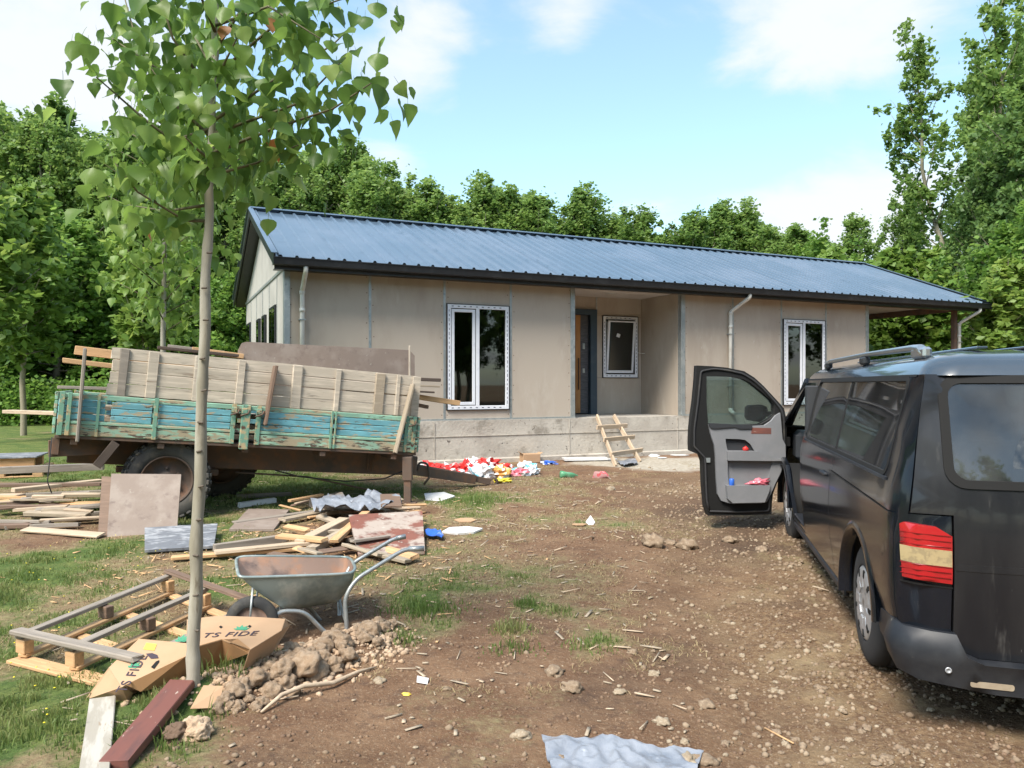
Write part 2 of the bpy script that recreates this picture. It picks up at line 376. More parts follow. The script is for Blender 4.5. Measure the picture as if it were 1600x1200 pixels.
def paint(n,c,peel=.56):
    return M(n,c,[(tuple(min(.7,x*1.35) for x in c),3,.42,.62),((.36,.30,.20),4.5,peel,peel+.06),((.10,.075,.055),7,peel+.08,peel+.13),((.05,.04,.035),22,.66,.72)],.7,stretch=(1.1,5,5),bump=(20,.35,.004))
paint('paint_blue',(.12,.30,.345),.54); paint('paint_green',(.20,.36,.27),.53); paint('paint_lower',(.25,.39,.29),.47)
M('steel_green',(.15,.30,.22),[((.42,.33,.19),8,.5,.6),((.09,.045,.03),11,.58,.66)],.6,bump=(40,.2,.002))
M('rubber',(.028,.028,.03),[((.07,.065,.055),4,.5,.7)],.85,bump=(60,.2,.002))
M('tyre_dusty',(.075,.072,.065),[((.035,.035,.036),3,.45,.65),((.13,.11,.085),6,.55,.75)],.9,bump=(60,.3,.002))
M('galv',(.36,.42,.40),[((.50,.54,.50),5,.5,.62),((.20,.255,.25),2,.45,.65),((.30,.23,.15),3.2,.64,.76)],.45,.55,bump=(25,.08,.002))
M('tray_rust',(.27,.185,.145),[((.33,.19,.125),5,.45,.6),((.10,.075,.07),3,.5,.68),((.36,.34,.30),9,.64,.70)],.75,.15,bump=(35,.25,.003))
M('tube_steel',(.36,.38,.38),[((.47,.48,.47),12,.45,.65),((.2,.15,.1),9,.64,.72)],.4,.6)
M('cardboard',(.40,.255,.15),[((.44,.29,.175),2,.4,.7),((.37,.225,.12),5,.6,.75)],.85)
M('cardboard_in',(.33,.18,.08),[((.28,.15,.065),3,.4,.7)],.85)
M('ink',(.05,.035,.05),rough=.7); M('ink_green',(.06,.26,.15),rough=.7); M('yellow_label',(.75,.55,.08),rough=.6)
M('soil_clod',(.41,.285,.185),[((.49,.365,.255),3,.42,.6),((.33,.23,.15),7,.55,.7)],.95,bump=(22,.7,.02),bump2=(90,.6,.006))
M('soil_crumb',(.15,.095,.062),[((.27,.185,.12),4,.45,.65)],.95,bump=(30,.6,.01))
M('soil_dark',(.13,.085,.058),[((.20,.135,.09),4,.45,.65)],.95,bump=(30,.6,.01))
M('stone',(.21,.15,.10),[((.30,.23,.16),3,.45,.65),((.2,.15,.1),8,.5,.7)],.9,bump=(40,.4,.006))
M('stone_pale',(.27,.21,.145),[((.36,.30,.22),3,.45,.65),((.28,.22,.16),8,.58,.7)],.85,bump=(40,.3,.005))
M('white_sheet',(.66,.66,.66),[((.55,.55,.54),4,.45,.65)],.5)
M('plastic_film',(.25,.27,.31),[((.18,.20,.24),5,.45,.65),((.40,.42,.46),12,.6,.7),((.20,.16,.12),2,.6,.75)],.28,coat=.3,bump=(14,.5,.02))
for n,c in dict(red=(.62,.035,.03),blue=(.03,.12,.50),cyan=(.15,.48,.62),yellow=(.70,.60,.06),pink=(.65,.15,.2),orange=(.75,.36,.10),white=(.72,.72,.74),green=(.06,.40,.16)).items():
    M('bag_'+n,c,[(tuple(min(.85,x+.25) for x in c),6,.55,.7)],.35,coat=.2)
M('bark',(.36,.335,.275),[((.25,.225,.17),3,.45,.62),((.42,.38,.31),5,.5,.7),((.16,.13,.09),12,.62,.72)],.85,stretch=(1.4,1.4,.28),bump=(24,.5,.006))
M('bark_far',(.26,.23,.165),[((.36,.32,.24),2,.45,.65),((.14,.12,.08),5,.55,.7)],.9,stretch=(1,1,.3))
M('bark_dark',(.11,.09,.07),[((.17,.14,.11),3,.45,.65)],.9,stretch=(1,1,.3),bump=(10,.5,.02))
M('twig',(.12,.11,.06),rough=.8)
leafmat('leaf_near',(.065,.135,.03),(.13,.23,.045),(.29,.39,.11),.52,.40)
leafmat('leaf_poplar',(.095,.175,.04),(.16,.265,.065),(.24,.345,.10),.48)
leafmat('leaf_young',(.10,.18,.03),(.17,.28,.055),(.26,.35,.09),.45)
leafmat('leaf_shrub',(.075,.15,.028),(.13,.245,.045),(.21,.34,.075),.46)
leafmat('leaf_dark',(.06,.12,.038),(.10,.18,.05),(.16,.26,.07),.40)
leafmat('leaf_rust',(.35,.12,.04),(.42,.18,.06),(.4,.25,.1),.3)
leafmat('grass_blade',(.085,.15,.035),(.14,.20,.055),(.27,.26,.11),.35,.5)
leafmat('dry_blade',(.25,.19,.10),(.33,.26,.14),(.42,.34,.20),.2,.7)
# ---------------------------------------------------------------- ground
def blobs(x,y,lst):
    t=0
    for px,py,r,a in lst:
        p=pz(px,py,.03 if py>800 else .1); t=t+a*np.exp(-(((x-p.x)/r)**2+((y-p.y)/(r*1.25))**2))
    return t
GB=[(660,955,.26,.7),(700,975,.16,.3),(800,985,.20,.75),(825,945,.16,.8),(930,1000,.2,.45),(870,955,.2,.4),(640,930,.25,.6),(740,880,.4,.15),(820,900,.35,.1),(780,775,.4,.35),(720,780,.5,.35),(470,770,1.0,.9),(600,770,.7,.5),(860,760,.7,.35),
    (350,1000,.3,.6),(400,1030,.2,.6),(250,1120,.3,.6),(40,1120,.7,.5),(60,900,.8,.5),(330,760,1.2,.7),(590,985,.16,.5),(640,990,.18,.6),(100,840,.5,-.6),(190,890,.5,-.65),(240,930,.35,-.4),(60,950,.3,-.35),(560,900,.3,.15),(930,830,.4,.3),(350,930,.3,.3),(310,1100,.1,.8)]
def grassmask(x,y):
    x=np.asarray(x,float); y=np.asarray(y,float)
    left=sst(-1.35,-2.5,x+.12*(y-4))*sst(14,10,y)
    far=sst(9.5,13,y)*sst(-1.5,-3.5,x+.35*(y-10))
    mid=.27*sst(1.6,-.6,x)*sst(4.7,6.0,y)
    beyond=sst(24,30,y)
    n=fbm(x*1.5,y*1.5,5)-.5; n2=fbm(x*5,y*5,15)-.5
    g=np.maximum(np.maximum(left*.58,far*.85),mid)+blobs(x,y,GB)*.9+n*1.0+n2*.6
    g=np.maximum(g,beyond)
    house=sst(-.6,.1,(x+3.8)*.9114*0+((x+3.8)*-.4147+(y-12.97)*.91)+1.2)
    return np.clip(g,0,1)
def gravelmask(x,y):
    tr=sst(.35,1.7,x-.10*y+.25)*sst(14,11,y)
    n=fbm(x*1.3,y*1.3,8)
    near=sst(3.6,2.9,y)*.7
    return np.clip(np.maximum(tr,near)*(.1+1.3*n),0,1)
def slurry(x,y):
    p=pz(1040,725,.12); q=np.exp(-(((x-p.x)/1.9)**2+((y-p.y)/1.15)**2))
    return np.clip((q+.6*(fbm(x*2.5,y*2.5,40)-.5)-.30)*5,0,1)
def damp(x,y):
    t=blobs(x,y,[(1130,800,.9,1),(1180,860,.6,.7),(1050,1010,.25,.7),(960,1070,.3,.6),(1250,950,.3,.4),(1020,850,.4,.3),(980,760,.6,.35),(800,745,.8,.5)])
    return np.clip(t+.7*(fbm(x*3,y*3,50)-.5),0,1)
def axis(segs):
    o=[];
    for a,b,s in segs:
        n=max(1,int(round((b-a)/s))); o+=[a+(b-a)*i/n for i in range(n)]
    o.append(segs[-1][1]); return np.array(o)
ax=axis([(-3000,-400,400),(-400,-60,30),(-60,-20,3),(-20,-9,.5),(-9,-5.5,.12),(-5.5,5,.04),(5,9,.15),(9,20,.5),(20,60,3),(60,400,30),(400,3000,400)])
ay=axis([(-600,-40,80),(-40,-4,3),(-4,2,.3),(2,2.6,.1),(2.6,8,.035),(8,14,.08),(14,24,.3),(24,60,1.5),(60,200,14),(200,3600,400)])
GX,GY=np.meshgrid(ax,ay); GZ=gh(GX,GY); nx,ny=len(ax),len(ay)
V=np.stack([GX.ravel(),GY.ravel(),GZ.ravel()],1)
ii=np.arange(nx*ny).reshape(ny,nx); Q=np.stack([ii[:-1,:-1].ravel(),ii[:-1,1:].ravel(),ii[1:,1:].ravel(),ii[1:,:-1].ravel()],1)
def ground_material():
    m=bpy.data.materials.new('ground'); m.use_nodes=True; t=m.node_tree; b=t.nodes['Principled BSDF']; ln=t.links; nn=t.nodes
    tc=nn.new('ShaderNodeTexCoord')
    def noise(s,d=6,rg=.6):
        n=nn.new('ShaderNodeTexNoise'); n.inputs['Scale'].default_value=s; n.inputs['Detail'].default_value=d; n.inputs['Roughness'].default_value=rg; ln.new(tc.outputs['Object'],n.inputs['Vector']); return n.outputs[0]
    def at_(a): n=nn.new('ShaderNodeAttribute'); n.attribute_name=a; return n.outputs['Fac']
    def mrg(v,a,b_,c=0,d=1):
        n=nn.new('ShaderNodeMapRange'); n.inputs[1].default_value=a;n.inputs[2].default_value=b_;n.inputs[3].default_value=c;n.inputs[4].default_value=d; ln.new(v,n.inputs[0]); return n.outputs[0]
    def ma(op,a,b_=0,c=None):
        n=nn.new('ShaderNodeMath'); n.operation=op
        for i,v in enumerate((a,b_) if c is None else (a,b_,c)):
            if isinstance(v,(int,float)): n.inputs[i].default_value=v
            else: ln.new(v,n.inputs[i])
        return n.outputs[0]
    def mx(f,a,b_):
        n=nn.new('ShaderNodeMix'); n.data_type='RGBA'
        if isinstance(f,(int,float)): n.inputs[0].default_value=f
        else: ln.new(f,n.inputs[0])
        for i,v in ((6,a),(7,b_)):
            if isinstance(v,tuple): n.inputs[i].default_value=v+(1,)
            else: ln.new(v,n.inputs[i])
        return n.outputs[2]
    soil=mx(mrg(noise(2.2),.38,.66),(.145,.080,.046),(.225,.138,.082))
    soil=mx(mrg(noise(9),.52,.72),soil,(.105,.062,.042))
    soil=mx(mrg(noise(38,4),.56,.72),soil,(.30,.205,.13))
    soil=mx(mrg(noise(120,3),.60,.72),soil,(.36,.29,.21))
    gr=mx(mrg(noise(30,5,.7),.42,.62),(.11,.063,.035),(.25,.17,.095))
    gr=mx(mrg(noise(75,4,.7),.56,.70),gr,(.40,.34,.26)); gr=mx(mrg(noise(52,4,.7),.58,.68),gr,(.07,.045,.03))
    gr=mx(mrg(noise(1.6,5),.5,.68),gr,(.30,.225,.13))
    c=mx(at_('gravel'),soil,gr)
    c=mx(ma('MULTIPLY',at_('damp'),.72),c,(.062,.042,.032))
    c=mx(at_('slurry'),c,mx(mrg(noise(14),.4,.65),(.33,.285,.225),(.46,.42,.35)))
    dry=mx(mrg(noise(16,7,.75),.40,.62),(.165,.125,.065),(.28,.225,.125))
    grn=mx(mrg(noise(2.6,5),.4,.62),(.075,.12,.03),(.15,.175,.05)); grn=mx(mrg(noise(26,6,.75),.48,.64),grn,(.045,.075,.02)); grn=mx(mrg(noise(45,6,.75),.56,.68),grn,(.21,.22,.09))
    g=at_('grass'); gn=ma('ADD',g,ma('MULTIPLY',ma('SUBTRACT',noise(22,6,.75),.5),.9))
    c=mx(mrg(gn,.18,.46),c,dry); c=mx(mrg(gn,.42,.72),c,grn)
    ln.new(c,b.inputs['Base Color']); b.inputs['Roughness'].default_value=.95; b.inputs['Specular IOR Level'].default_value=.2
    bu=nn.new('ShaderNodeBump'); bu.inputs['Strength'].default_value=.9; bu.inputs['Distance'].default_value=.03; ln.new(noise(16,8,.68),bu.inputs['Height'])
    b2=nn.new('ShaderNodeBump'); b2.inputs['Strength'].default_value=.8; b2.inputs['Distance'].default_value=.008; ln.new(noise(80,5,.7),b2.inputs['Height']); ln.new(bu.outputs[0],b2.inputs['Normal']); ln.new(b2.outputs[0],b.inputs['Normal'])
    return m
gm=ground_material(); fx,fy=GX.ravel(),GY.ravel()
gme=np_mesh('ground',V,Q,gm,True,{'grass':('POINT',grassmask(fx,fy)),'gravel':('POINT',gravelmask(fx,fy)),'slurry':('POINT',slurry(fx,fy)),'damp':('POINT',damp(fx,fy))})
tag(mkd('ground',gme),kind='structure')
# far hills on the horizon
hv=[];hf=[];n=90
for i in range(n):
    a=R(-75+150*i/(n-1)); D=2500
    hgt=150+170*float(fbm(i*.13+3.3,0,77))+40*float(fbm(i*.6,2,78)) 
    hgt*= .75+.55*math.exp(-((math.degrees(a)-27)/9)**2)
    for r_,h_ in ((D-500,0),(D-200,hgt*.55),(D,hgt),(D+500,hgt*.8)): hv.append((math.sin(a)*r_,math.cos(a)*r_,h_))
for i in range(n-1):
    for k in range(3): hf.append((i*4+k,(i+1)*4+k,(i+1)*4+k+1,i*4+k+1))
M('hill_forest',(.035,.06,.03),[((.06,.085,.04),.01,.4,.6)],.95)
tag(mk('hills',hv,hf,MT['hill_forest'],smooth=True),kind='structure')
# ---------------------------------------------------------------- house
C0=Vector((-3.80,12.97,0)); HA=R(24.5); FRH=Matrix.Translation(C0)@Matrix.Rotation(HA,4,'Z')
FR[0]=FRH
ZB=CAMZ-.673; ZT=CAMZ+1.977; EV=CAMZ+2.10; RG=CAMZ+3.63; HD=6.9; LW=13.64; LR=17.2; SD=3.45
house=thing('house','long single storey prefab house with grey board walls and blue metal roof','house',(6,0,.14))
W1=[1.40,2.80,4.15,5.50]; xs=[0,1.42,2.81,4.15,5.50]; xs2=[8.18,9.52,10.92,12.29,13.64]
bm_=MT['wall_board']
def wall_panel(x0,x1,z0,z1,y=0,th=.10,m=bm_): return box('wall_panel',x0+.004,x1-.004,y,y+th,z0,z1,m,house,.003)
wins=[(2.86,4.10),(10.97,12.24)]
WZ0,WZ1=CAMZ-.475,CAMZ+1.475
for a,b in list(zip(xs[:-1],xs[1:]))+list(zip(xs2[:-1],xs2[1:])):
    w=[q for q in wins if a<q[0]<b]
    if w:
        wall_panel(a,b,WZ1+.012,ZT); wall_panel(a,b,ZB,WZ0-.012,m=MT['wall_pale'])
        for e0,e1 in ((a+.004,w[0][0]-.006),(w[0][1]+.006,b-.004)):
            box('wall_edge',e0,e1,.004,.1,WZ0-.012,WZ1+.012,bm_,house,0)
    else: wall_panel(a,b,ZB,ZT)
# steel joint strips
for x in (1.42,2.81,4.15,9.52,10.92,12.29):
    box('joint_strip',x-.022,x+.022,-.006,.02,ZB,ZT-.01,MT['zinc'],house,0)
for x in (0,5.50,8.18,13.64):
    s=.05; box('corner_post',x-s,x+s,-.012,.11,ZB,ZT-.005,MT['zinc'],house,.003)
box('base_rail',-.05,5.55,-.02,0,ZB-.003,ZB+.03,MT['zinc'],house,0); box('base_rail',8.13,13.69,-.02,0,ZB-.003,ZB+.03,MT['zinc'],house,0)
box('top_rail',-.05,13.69,-.016,.10,ZT,ZT+.05,MT['zinc'],house,0)
vs=[];fs=[]
for x in (0.07,1.36,1.48,2.75,2.87,4.09,4.21,5.42,8.26,9.46,9.58,10.86,10.98,12.23,12.35,13.56):
    z=ZB+.10
    while z<ZT:
        if not any(q[0]-.05<x<q[1]+.05 and WZ0-.05<z<WZ1+.05 for q in wins):
            b=len(vs); xx=x+rnd.uniform(-.01,.01); vs+=[(xx-.008,-.0016,z-.008),(xx+.008,-.0016,z-.008),(xx+.008,-.0016,z+.008),(xx-.008,-.0016,z+.008)]; fs.append((b,b+1,b+2,b+3))
        z+=.28+rnd.uniform(-.02,.02)
mk('screw_heads',vs,fs,MT['rust_brown'],house)['kind']='stuff'
# gable wall (left)
nb=6
for i in range(nb):
    y0=.105+(HD-.21)*i/nb; y1=.105+(HD-.21)*(i+1)/nb
    if i in (1,5): # tall dark windows
        box('wall_panel',0,.1,y0+.004,y1-.004,ZB,WZ0,MT['gable_board'],house,.003); box('wall_panel',0,.1,y0+.004,y1-.004,WZ1,ZT,MT['gable_board'],house,.003)
        fr=box('window_frame',-.03,.06,y0+.12,y0+.98,WZ0+.006,WZ1-.006,MT['anthracite'],house,.004); 
        box('pane',-.034,-.031,y0+.17,y0+.52,WZ0+.06,WZ1-.06,MT['pane'],fr,0); box('pane',-.034,-.031,y0+.57,y0+.93,WZ0+.06,WZ1-.06,MT['pane'],fr,0)
        box('wall_edge',.003,.1,y0+.004,y0+.115,WZ0,WZ1,MT['gable_board'],house,0); box('wall_edge',.003,.1,y0+.985,y1-.004,WZ0,WZ1,MT['gable_board'],house,0)
    else: box('wall_panel',0,.1,y0+.004,y1-.004,ZB,ZT,MT['gable_board'],house,.003)
    box('joint_strip',-.008,.02,y1-.02,y1+.02,ZB,ZT-.01,MT['zinc'],house,0)
for y in (2.75,3.75):
    fr=box('small_window',-.05,.02,y,y+.5,CAMZ+.72,CAMZ+1.4,MT['anthracite'],house,.004); box('pane',-.055,-.051,y+.06,y+.44,CAMZ+.78,CAMZ+1.34,MT['pane'],fr,0)
box('top_rail',-.022,.1,.11,HD-.01,ZT+.002,ZT+.05,MT['zinc'],house,0)
zr=RG-.16
ze=ZT+.052; sl_=(RG-EV)/(SD+.35)
for k,(ya,yb) in enumerate(((.0,1.2),(1.2,2.4),(2.4,3.45),(3.45,4.5),(4.5,5.7),(5.7,6.9))):
    f=lambda y:ze+max(.02,(min(y,HD-y))*sl_-.0)
    P=[(ya+.004,ze),(yb-.004,ze),(yb-.004,f(yb)),(ya+.004,f(ya))]
    sheet('gable_panel',P,[],lambda y,z:Vector((.002,y,z)),lambda y,z:Vector((.08,y,z)),MT['gable_board'],house,2,False)
    P2=[(p[0],p[1]) for p in P]
    sheet('gable_panel',P,[],lambda y,z:Vector((LW+.0,y,z)),lambda y,z:Vector((LW-.08,y,z)),MT['wall_board'],house,2,False)
# back and right walls, floor, ceiling
box('back_wall',.1,LW-.1,HD-.1,HD,ZB,ZT,bm_,house,.003); box('right_wall',LW-.1,LW,.115,HD-.0,ZB,ZT,bm_,house,.003)
box('ceiling',.1,LW-.1,.12,HD-.1,ZT-.01,ZT+.04,MT['soffit'],house,0)
box('inner_wall',4.6,4.7,1.6,HD-.1,ZB,ZT-.012,MT['wall_pale'],house,0); box('inner_wall',9.0,9.1,1.65,HD-.1,ZB,ZT-.012,MT['wall_pale'],house,0)
# recessed porch
RD=1.5; WX0,WX1=7.10,8.02; RZ0,RZ1=CAMZ+.15,CAMZ+1.53; DX0,DX1=5.82,6.92; DZ1=CAMZ+1.66
box('porch_side_wall',5.44,5.55,.115,RD+.1,ZB,ZT-.012,MT['wall_board'],house,.003); box('porch_side_wall',8.13,8.23,.115,RD+.1,ZB,ZT-.012,MT['wall_board'],house,.003)
box('wall_panel',DX1+.03,8.128,RD,RD+.1,ZB,RZ0-.004,bm_,house,.003); box('wall_panel',DX1+.03,8.128,RD,RD+.1,RZ1+.004,ZT-.012,bm_,house,.003)
box('wall_panel',DX1+.03,WX0-.004,RD,RD+.1,RZ0,RZ1,bm_,house,0); box('wall_panel',WX1+.004,8.128,RD,RD+.1,RZ0,RZ1,bm_,house,0)
box('wall_panel',5.553,DX1+.02,RD,RD+.1,DZ1+.004,ZT-.012,bm_,house,.003); box('wall_panel',5.553,DX0-.004,RD,RD+.1,ZB,DZ1,bm_,house,0)
box('joint_strip',DX1+.003,DX1+.035,RD-.01,RD+.02,DZ1,ZT-.013,MT['zinc'],house,0)
box('porch_ceiling',5.56,8.12,.0,RD,ZT-.03,ZT-.014,MT['soffit'],house,0)
lathe('ceiling_lamp',[(0,.0),(0,.12),(-.03,.12),(-.06,.08),(-.065,0)],MT['pvc'],house,20,Matrix.Translation((6.85,.75,ZT-.031))@Matrix.Rotation(R(-90),4,'Y')@Matrix.Scale(-1,4,(1,0,0)))
# front door
door=box('front_door',DX0+.1,DX1-.17,RD+.03,RD+.08,ZB+.02,DZ1-.12,MT['door_slate'],house,.004)
for i in range(26):
    z=ZB+.06+i*.082; box('groove_board',DX1-.375,DX1-.18,RD+.022,RD+.029,z,z+.074,MT['door_slate'],door,.003)
box('wood_inlay',DX1-.51,DX1-.385,RD+.014,RD+.029,ZB+.03,DZ1-.13,MT['oak'],door,.002)
tube('pull_handle',[(DX1-.45,RD-.03,ZB+.55),(DX1-.45,RD-.03,ZB+1.25)],.013,MT['anthracite'],door)
box('lock_plate',DX1-.33,DX1-.27,RD+.012,RD+.021,ZB+.92,ZB+1.02,MT['zinc'],door); box('knocker',DX1-.33,DX1-.27,RD+.010,RD+.021,ZB+1.45,ZB+1.58,MT['zinc'],door,.01)
for x0,x1,z0,z1 in ((DX0,DX0+.1,ZB,DZ1),(DX1-.17,DX1,ZB,DZ1)): box('door_frame',x0,x1,RD-.07,RD+.1,z0,z1,MT['door_blue'],house,.006)
box('door_frame',DX0,DX1,RD-.075,RD+.1,DZ1-.12,DZ1-.0,MT['door_blue'],house,.006)
# windows
def window(x0,x1,z0,z1,y,split,tilt=False,name='window'):
    """frame wrapped in printed protective tape"""
    root=box('window_frame',x0,x1,y-.028,y-.004,z0,z0+.07,MT['tape_white'],house,.004)
    f=.07
    box('frame_rail',x0,x1,y-.028,y-.004,z1-f,z1,MT['tape_white'],root,.004)
    for a in (x0,x1-f): box('frame_rail',a,a+f,y-.03,y-.004,z0+.06,z1-.06,MT['tape_white'],root,.004)
    e=.012
    for a,b,c,d in ((x0-e,x1+e,z0-e,z0-.001),(x0-e,x1+e,z1+.001,z1+e),(x0-e,x0-.001,z0-.001,z1+.001),(x1+.001,x1+e,z0-.001,z1+.001)): box('edge_trim',a,b,y-.035,y+.02,c,d,MT['anthracite'],root,0)
    # printed marks along the tape
    vs=[];fs=[]
    def mark(x,z,w,h):
        b=len(vs); vs.extend([(x-w,y-.0312,z-h),(x+w,y-.0312,z-h),(x+w,y-.0312,z+h),(x-w,y-.0312,z+h)]); fs.append((b,b+1,b+2,b+3))
    z=z0+.13; k=0
    while z<z1-.1:
        for xx in (x0+.035,x1-.035): mark(xx+rnd.uniform(-.005,.005),z,.006,.018 if k%3 else .03)
        z+=.085; k+=1
    xx=x0+.1
    while xx<x1-.1:
        for q in (z0+.035,z1-.035): mark(xx,q,.02,.007)
        xx+=.12
    mk('printed_marks',vs,fs,MT['print_dark'],root)
    if split:
        xm=x0+split
        box('mullion',xm-.035,xm+.035,y-.029,y+.03,z0+.068,z1-.068,MT['tape_white'],root,.004)
        # opening sash on the left
        sx0,sx1,sz0,sz1=x0+.085,xm-.045,z0+.085,z1-.085
        sash=box('sash',sx0,sx1,y-.018,y+.03,sz0,sz0+.055,MT['tape_white'],root,.004)
        box('sash_rail',sx0,sx1,y-.018,y+.03,sz1-.055,sz1,MT['tape_white'],sash,.004)
        for a in (sx0,sx1-.055): box('sash_rail',a,a+.055,y-.019,y+.03,sz0+.05,sz1-.05,MT['tape_white'],sash,.004)
        box('pane',sx0+.05,sx1-.05,y+.006,y+.012,sz0+.05,sz1-.05,MT['pane'],sash,0)
        box('pane',xm+.034,x1-.068,y+.004,y+.010,z0+.068,z1-.068,MT['pane'],root,0)
        for a,b,c,d in ((xm-.044,xm-.036,z0+.07,z1-.07),): box('gasket',a,b,y-.02,y+.02,c,d,MT['anthracite'],root,0)
    else:
        sv=FR[0]; FR[0]=FR[0]@Matrix.Translation(((x0+x1)/2,y,z0+.09))@Matrix.Rotation(R(5),4,'X')@Matrix.Translation((-(x0+x1)/2,-y,-z0-.09))
        sx0,sx1,sz0,sz1=x0+.09,x1-.11,z0+.1,z1-.1
        sash=box('sash',sx0,sx1,y-.01,y+.03,sz0,sz0+.06,MT['tape_white'],root,.004)
        box('sash_rail',sx0,sx1,y-.01,y+.03,sz1-.03,sz1,MT['tape_white'],sash,.004)
        for a in (sx0,sx1-.05): box('sash_rail',a,a+.05,y-.011,y+.03,sz0+.05,sz1-.03,MT['tape_white'],sash,.004)
        box('pane',sx0+.045,sx1-.045,y+.006,y+.012,sz0+.05,sz1-.03,MT['pane'],sash,0)
        me=boxmesh(.09,.003,.08,MT['white_sheet'],0); mkd('sticker',me,sash,Matrix.Translation(((sx0+sx1)/2-.08,y+.001,sz1-.33))@Matrix.Rotation(.3,4,'Y'))
        FR[0]=sv
    return root
window(wins[0][0],wins[0][1],WZ0,WZ1,0,.60); window(wins[1][0],wins[1][1],WZ0,WZ1,0,.62); window(WX0,WX1,RZ0,RZ1,RD,0)
# white roller blinds / curtains are absent; a pale inner curtain edge leans beside the porch window
box('inner_curtain',WX0+.1,WX0+.2,RD+.12,RD+.14,RZ0,RZ1-.1,MT['white_sheet'],house,0)
tube('loose_wire',[(8.02,RD-.03,CAMZ+.72),(8.1,RD-.1,CAMZ+.70),(8.28,RD-.35,CAMZ+.71)],.008,MT['pvc'],house,6)
# plinth and porch floor
def pl(x,z): return Vector((x,-.05,z))
pg=sheet('plinth',[(-.15,.0),(LR,.0),(LR,ZB-.002),(-.15,ZB-.002)],[],lambda x,z:Vector((x,-.05+.006*float(fbm(x*2,z*4,5)),z)),lambda x,z:Vector((x,HD+.1,z)),MT['concrete'],house,.35,False)
for x_ in (2.6,5.4,8.0,10.8,13.4): box('form_joint',x_-.006,x_+.006,-.0585,-.04,.24,ZB-.03,MT['concrete'],house,0)
box('form_ridge',-.1,LR,-.0600,-.04,ZB-.30,ZB-.293,MT['concrete'],house,0)
box('footing',-.2,LR,-.14,-.052,-.1,.235,MT['concrete'],house,.02)
# carport
for (x,y) in ((LR-.33,.06),(LR-.33,HD-.1)):
    box('carport_post',x-.055,x+.055,y-.055,y+.055,ZB,ZT-.05,MT['rust_brown'],house,.004)
box('carport_beam',LW+.06,LR-.2,0,.12,ZT-.075,ZT+.06,MT['rust_brown'],house,.003)
box('carport_beam',LR-.40,LR-.26,.13,HD,ZT-.09,ZT+.05,MT['rust_brown'],house,.003)
box('carport_ceiling',LW+.01,LR-.1,.13,HD,ZT+.055,ZT+.07,MT['soffit'],house,0)
# roof: one sheet of trapezoidal ribbed metal at a time
x0r,x1r=-.25,LR+.3; nsh=17; sw=(x1r-x0r)/nsh; ribs=4
def roof_sheet(i,side):
    vs=[];fs=[]; prof=[]
    rp=sw/ribs
    for k in range(ribs):
        b=k*rp
        prof+=[(b,0),(b+rp*.34-.035,0),(b+rp*.34-.012,.034),(b+rp*.34+.018,.034),(b+rp*.34+.041,0)]
    prof.append((sw+.004,0)); xa=x0r+i*sw
    for dx,h in prof:
        for (y,z) in ((-.40,EV-.02),(SD,RG)) if side==0 else ((HD+.40,EV-.02),(SD,RG)):
            vs.append((xa+dx,y,z+h+.0015*(i%2)))
    for k in range(len(prof)-1):
        f=(2*k,2*k+2,2*k+3,2*k+1); fs.append(f if side==0 else f[::-1])
    return mk('roof_sheet',vs,fs,MT['roof_blue'],house)
for s in (0,1):
    for i in range(nsh): roof_sheet(i,s)
# timber-dark roof underside and verge
for s in (0,1):
    ye=-.38 if s==0 else HD+.38
    vs=[(x0r+.03,ye,EV-.045),(x1r-.03,ye,EV-.045),(x1r-.03,SD,RG-.03),(x0r+.03,SD,RG-.03)]
    vs+=[(a,b,c-.1) for a,b,c in vs]
    mk('roof_core',vs,[(0,1,2,3),(7,6,5,4),(0,4,5,1),(1,5,6,2),(2,6,7,3),(3,7,4,0)],MT['anthracite'],house)
    for xv in (x0r-.02,x1r-.01):
        y2=-.43 if s==0 else HD+.43
        beam('verge_trim',(xv+.012,y2,EV-.07),(xv+.012,SD,RG-.045),.03,.20,MT['anthracite'],house,bev=.004)
        beam('verge_cap',(xv+.012,y2,EV+.035),(xv+.012,SD,RG+.06),.10,.012,MT['roof_blue'],house,bev=0)
beam('ridge_cap',(x0r,SD-.06,RG+.045),(x1r,SD-.06,RG+.045),.16,.012,MT['roof_blue'],house,roll=R(18),bev=0)
beam('ridge_cap',(x0r,SD+.06,RG+.045),(x1r,SD+.06,RG+.045),.16,.012,MT['roof_blue'],house,roll=R(-18),bev=0)
# gutter: open half box with rounded lip
gp=[(-.36,EV-.06),(-.36,EV-.15),(-.385,EV-.165),(-.46,EV-.165),(-.49,EV-.15),(-.505,EV-.05),(-.52,EV-.045),(-.515,EV-.035),(-.49,EV-.035),(-.478,EV-.14),(-.455,EV-.15),(-.39,EV-.15),(-.375,EV-.13),(-.375,EV-.06)]
vs=[(x,y,z) for x in (x0r-.03,x1r+.03) for y,z in gp]; k=len(gp)
fs=[(i,(i+1)%k,(i+1)%k+k,i+k) for i in range(k)]
gut=mk('gutter',vs,fs,MT['anthracite'],house)
for xv in (x0r-.03,x1r+.03): box('gutter_end',xv-.004,xv+.004,-.505,-.36,EV-.165,EV-.04,MT['anthracite'],gut,0)
box('fascia',x0r,x1r,-.355,-.335,EV-.22,EV-.05,MT['anthracite'],house,0)
box('eave_soffit',x0r+.02,x1r-.02,-.334,-.018,EV-.20,EV-.185,MT['anthracite'],house,0)
for i in range(24):
    x=x0r+.4+i*.73; box('gutter_bracket',x-.012,x+.012,-.515,-.34,EV-.04,EV-.032,MT['anthracite'],gut,0)
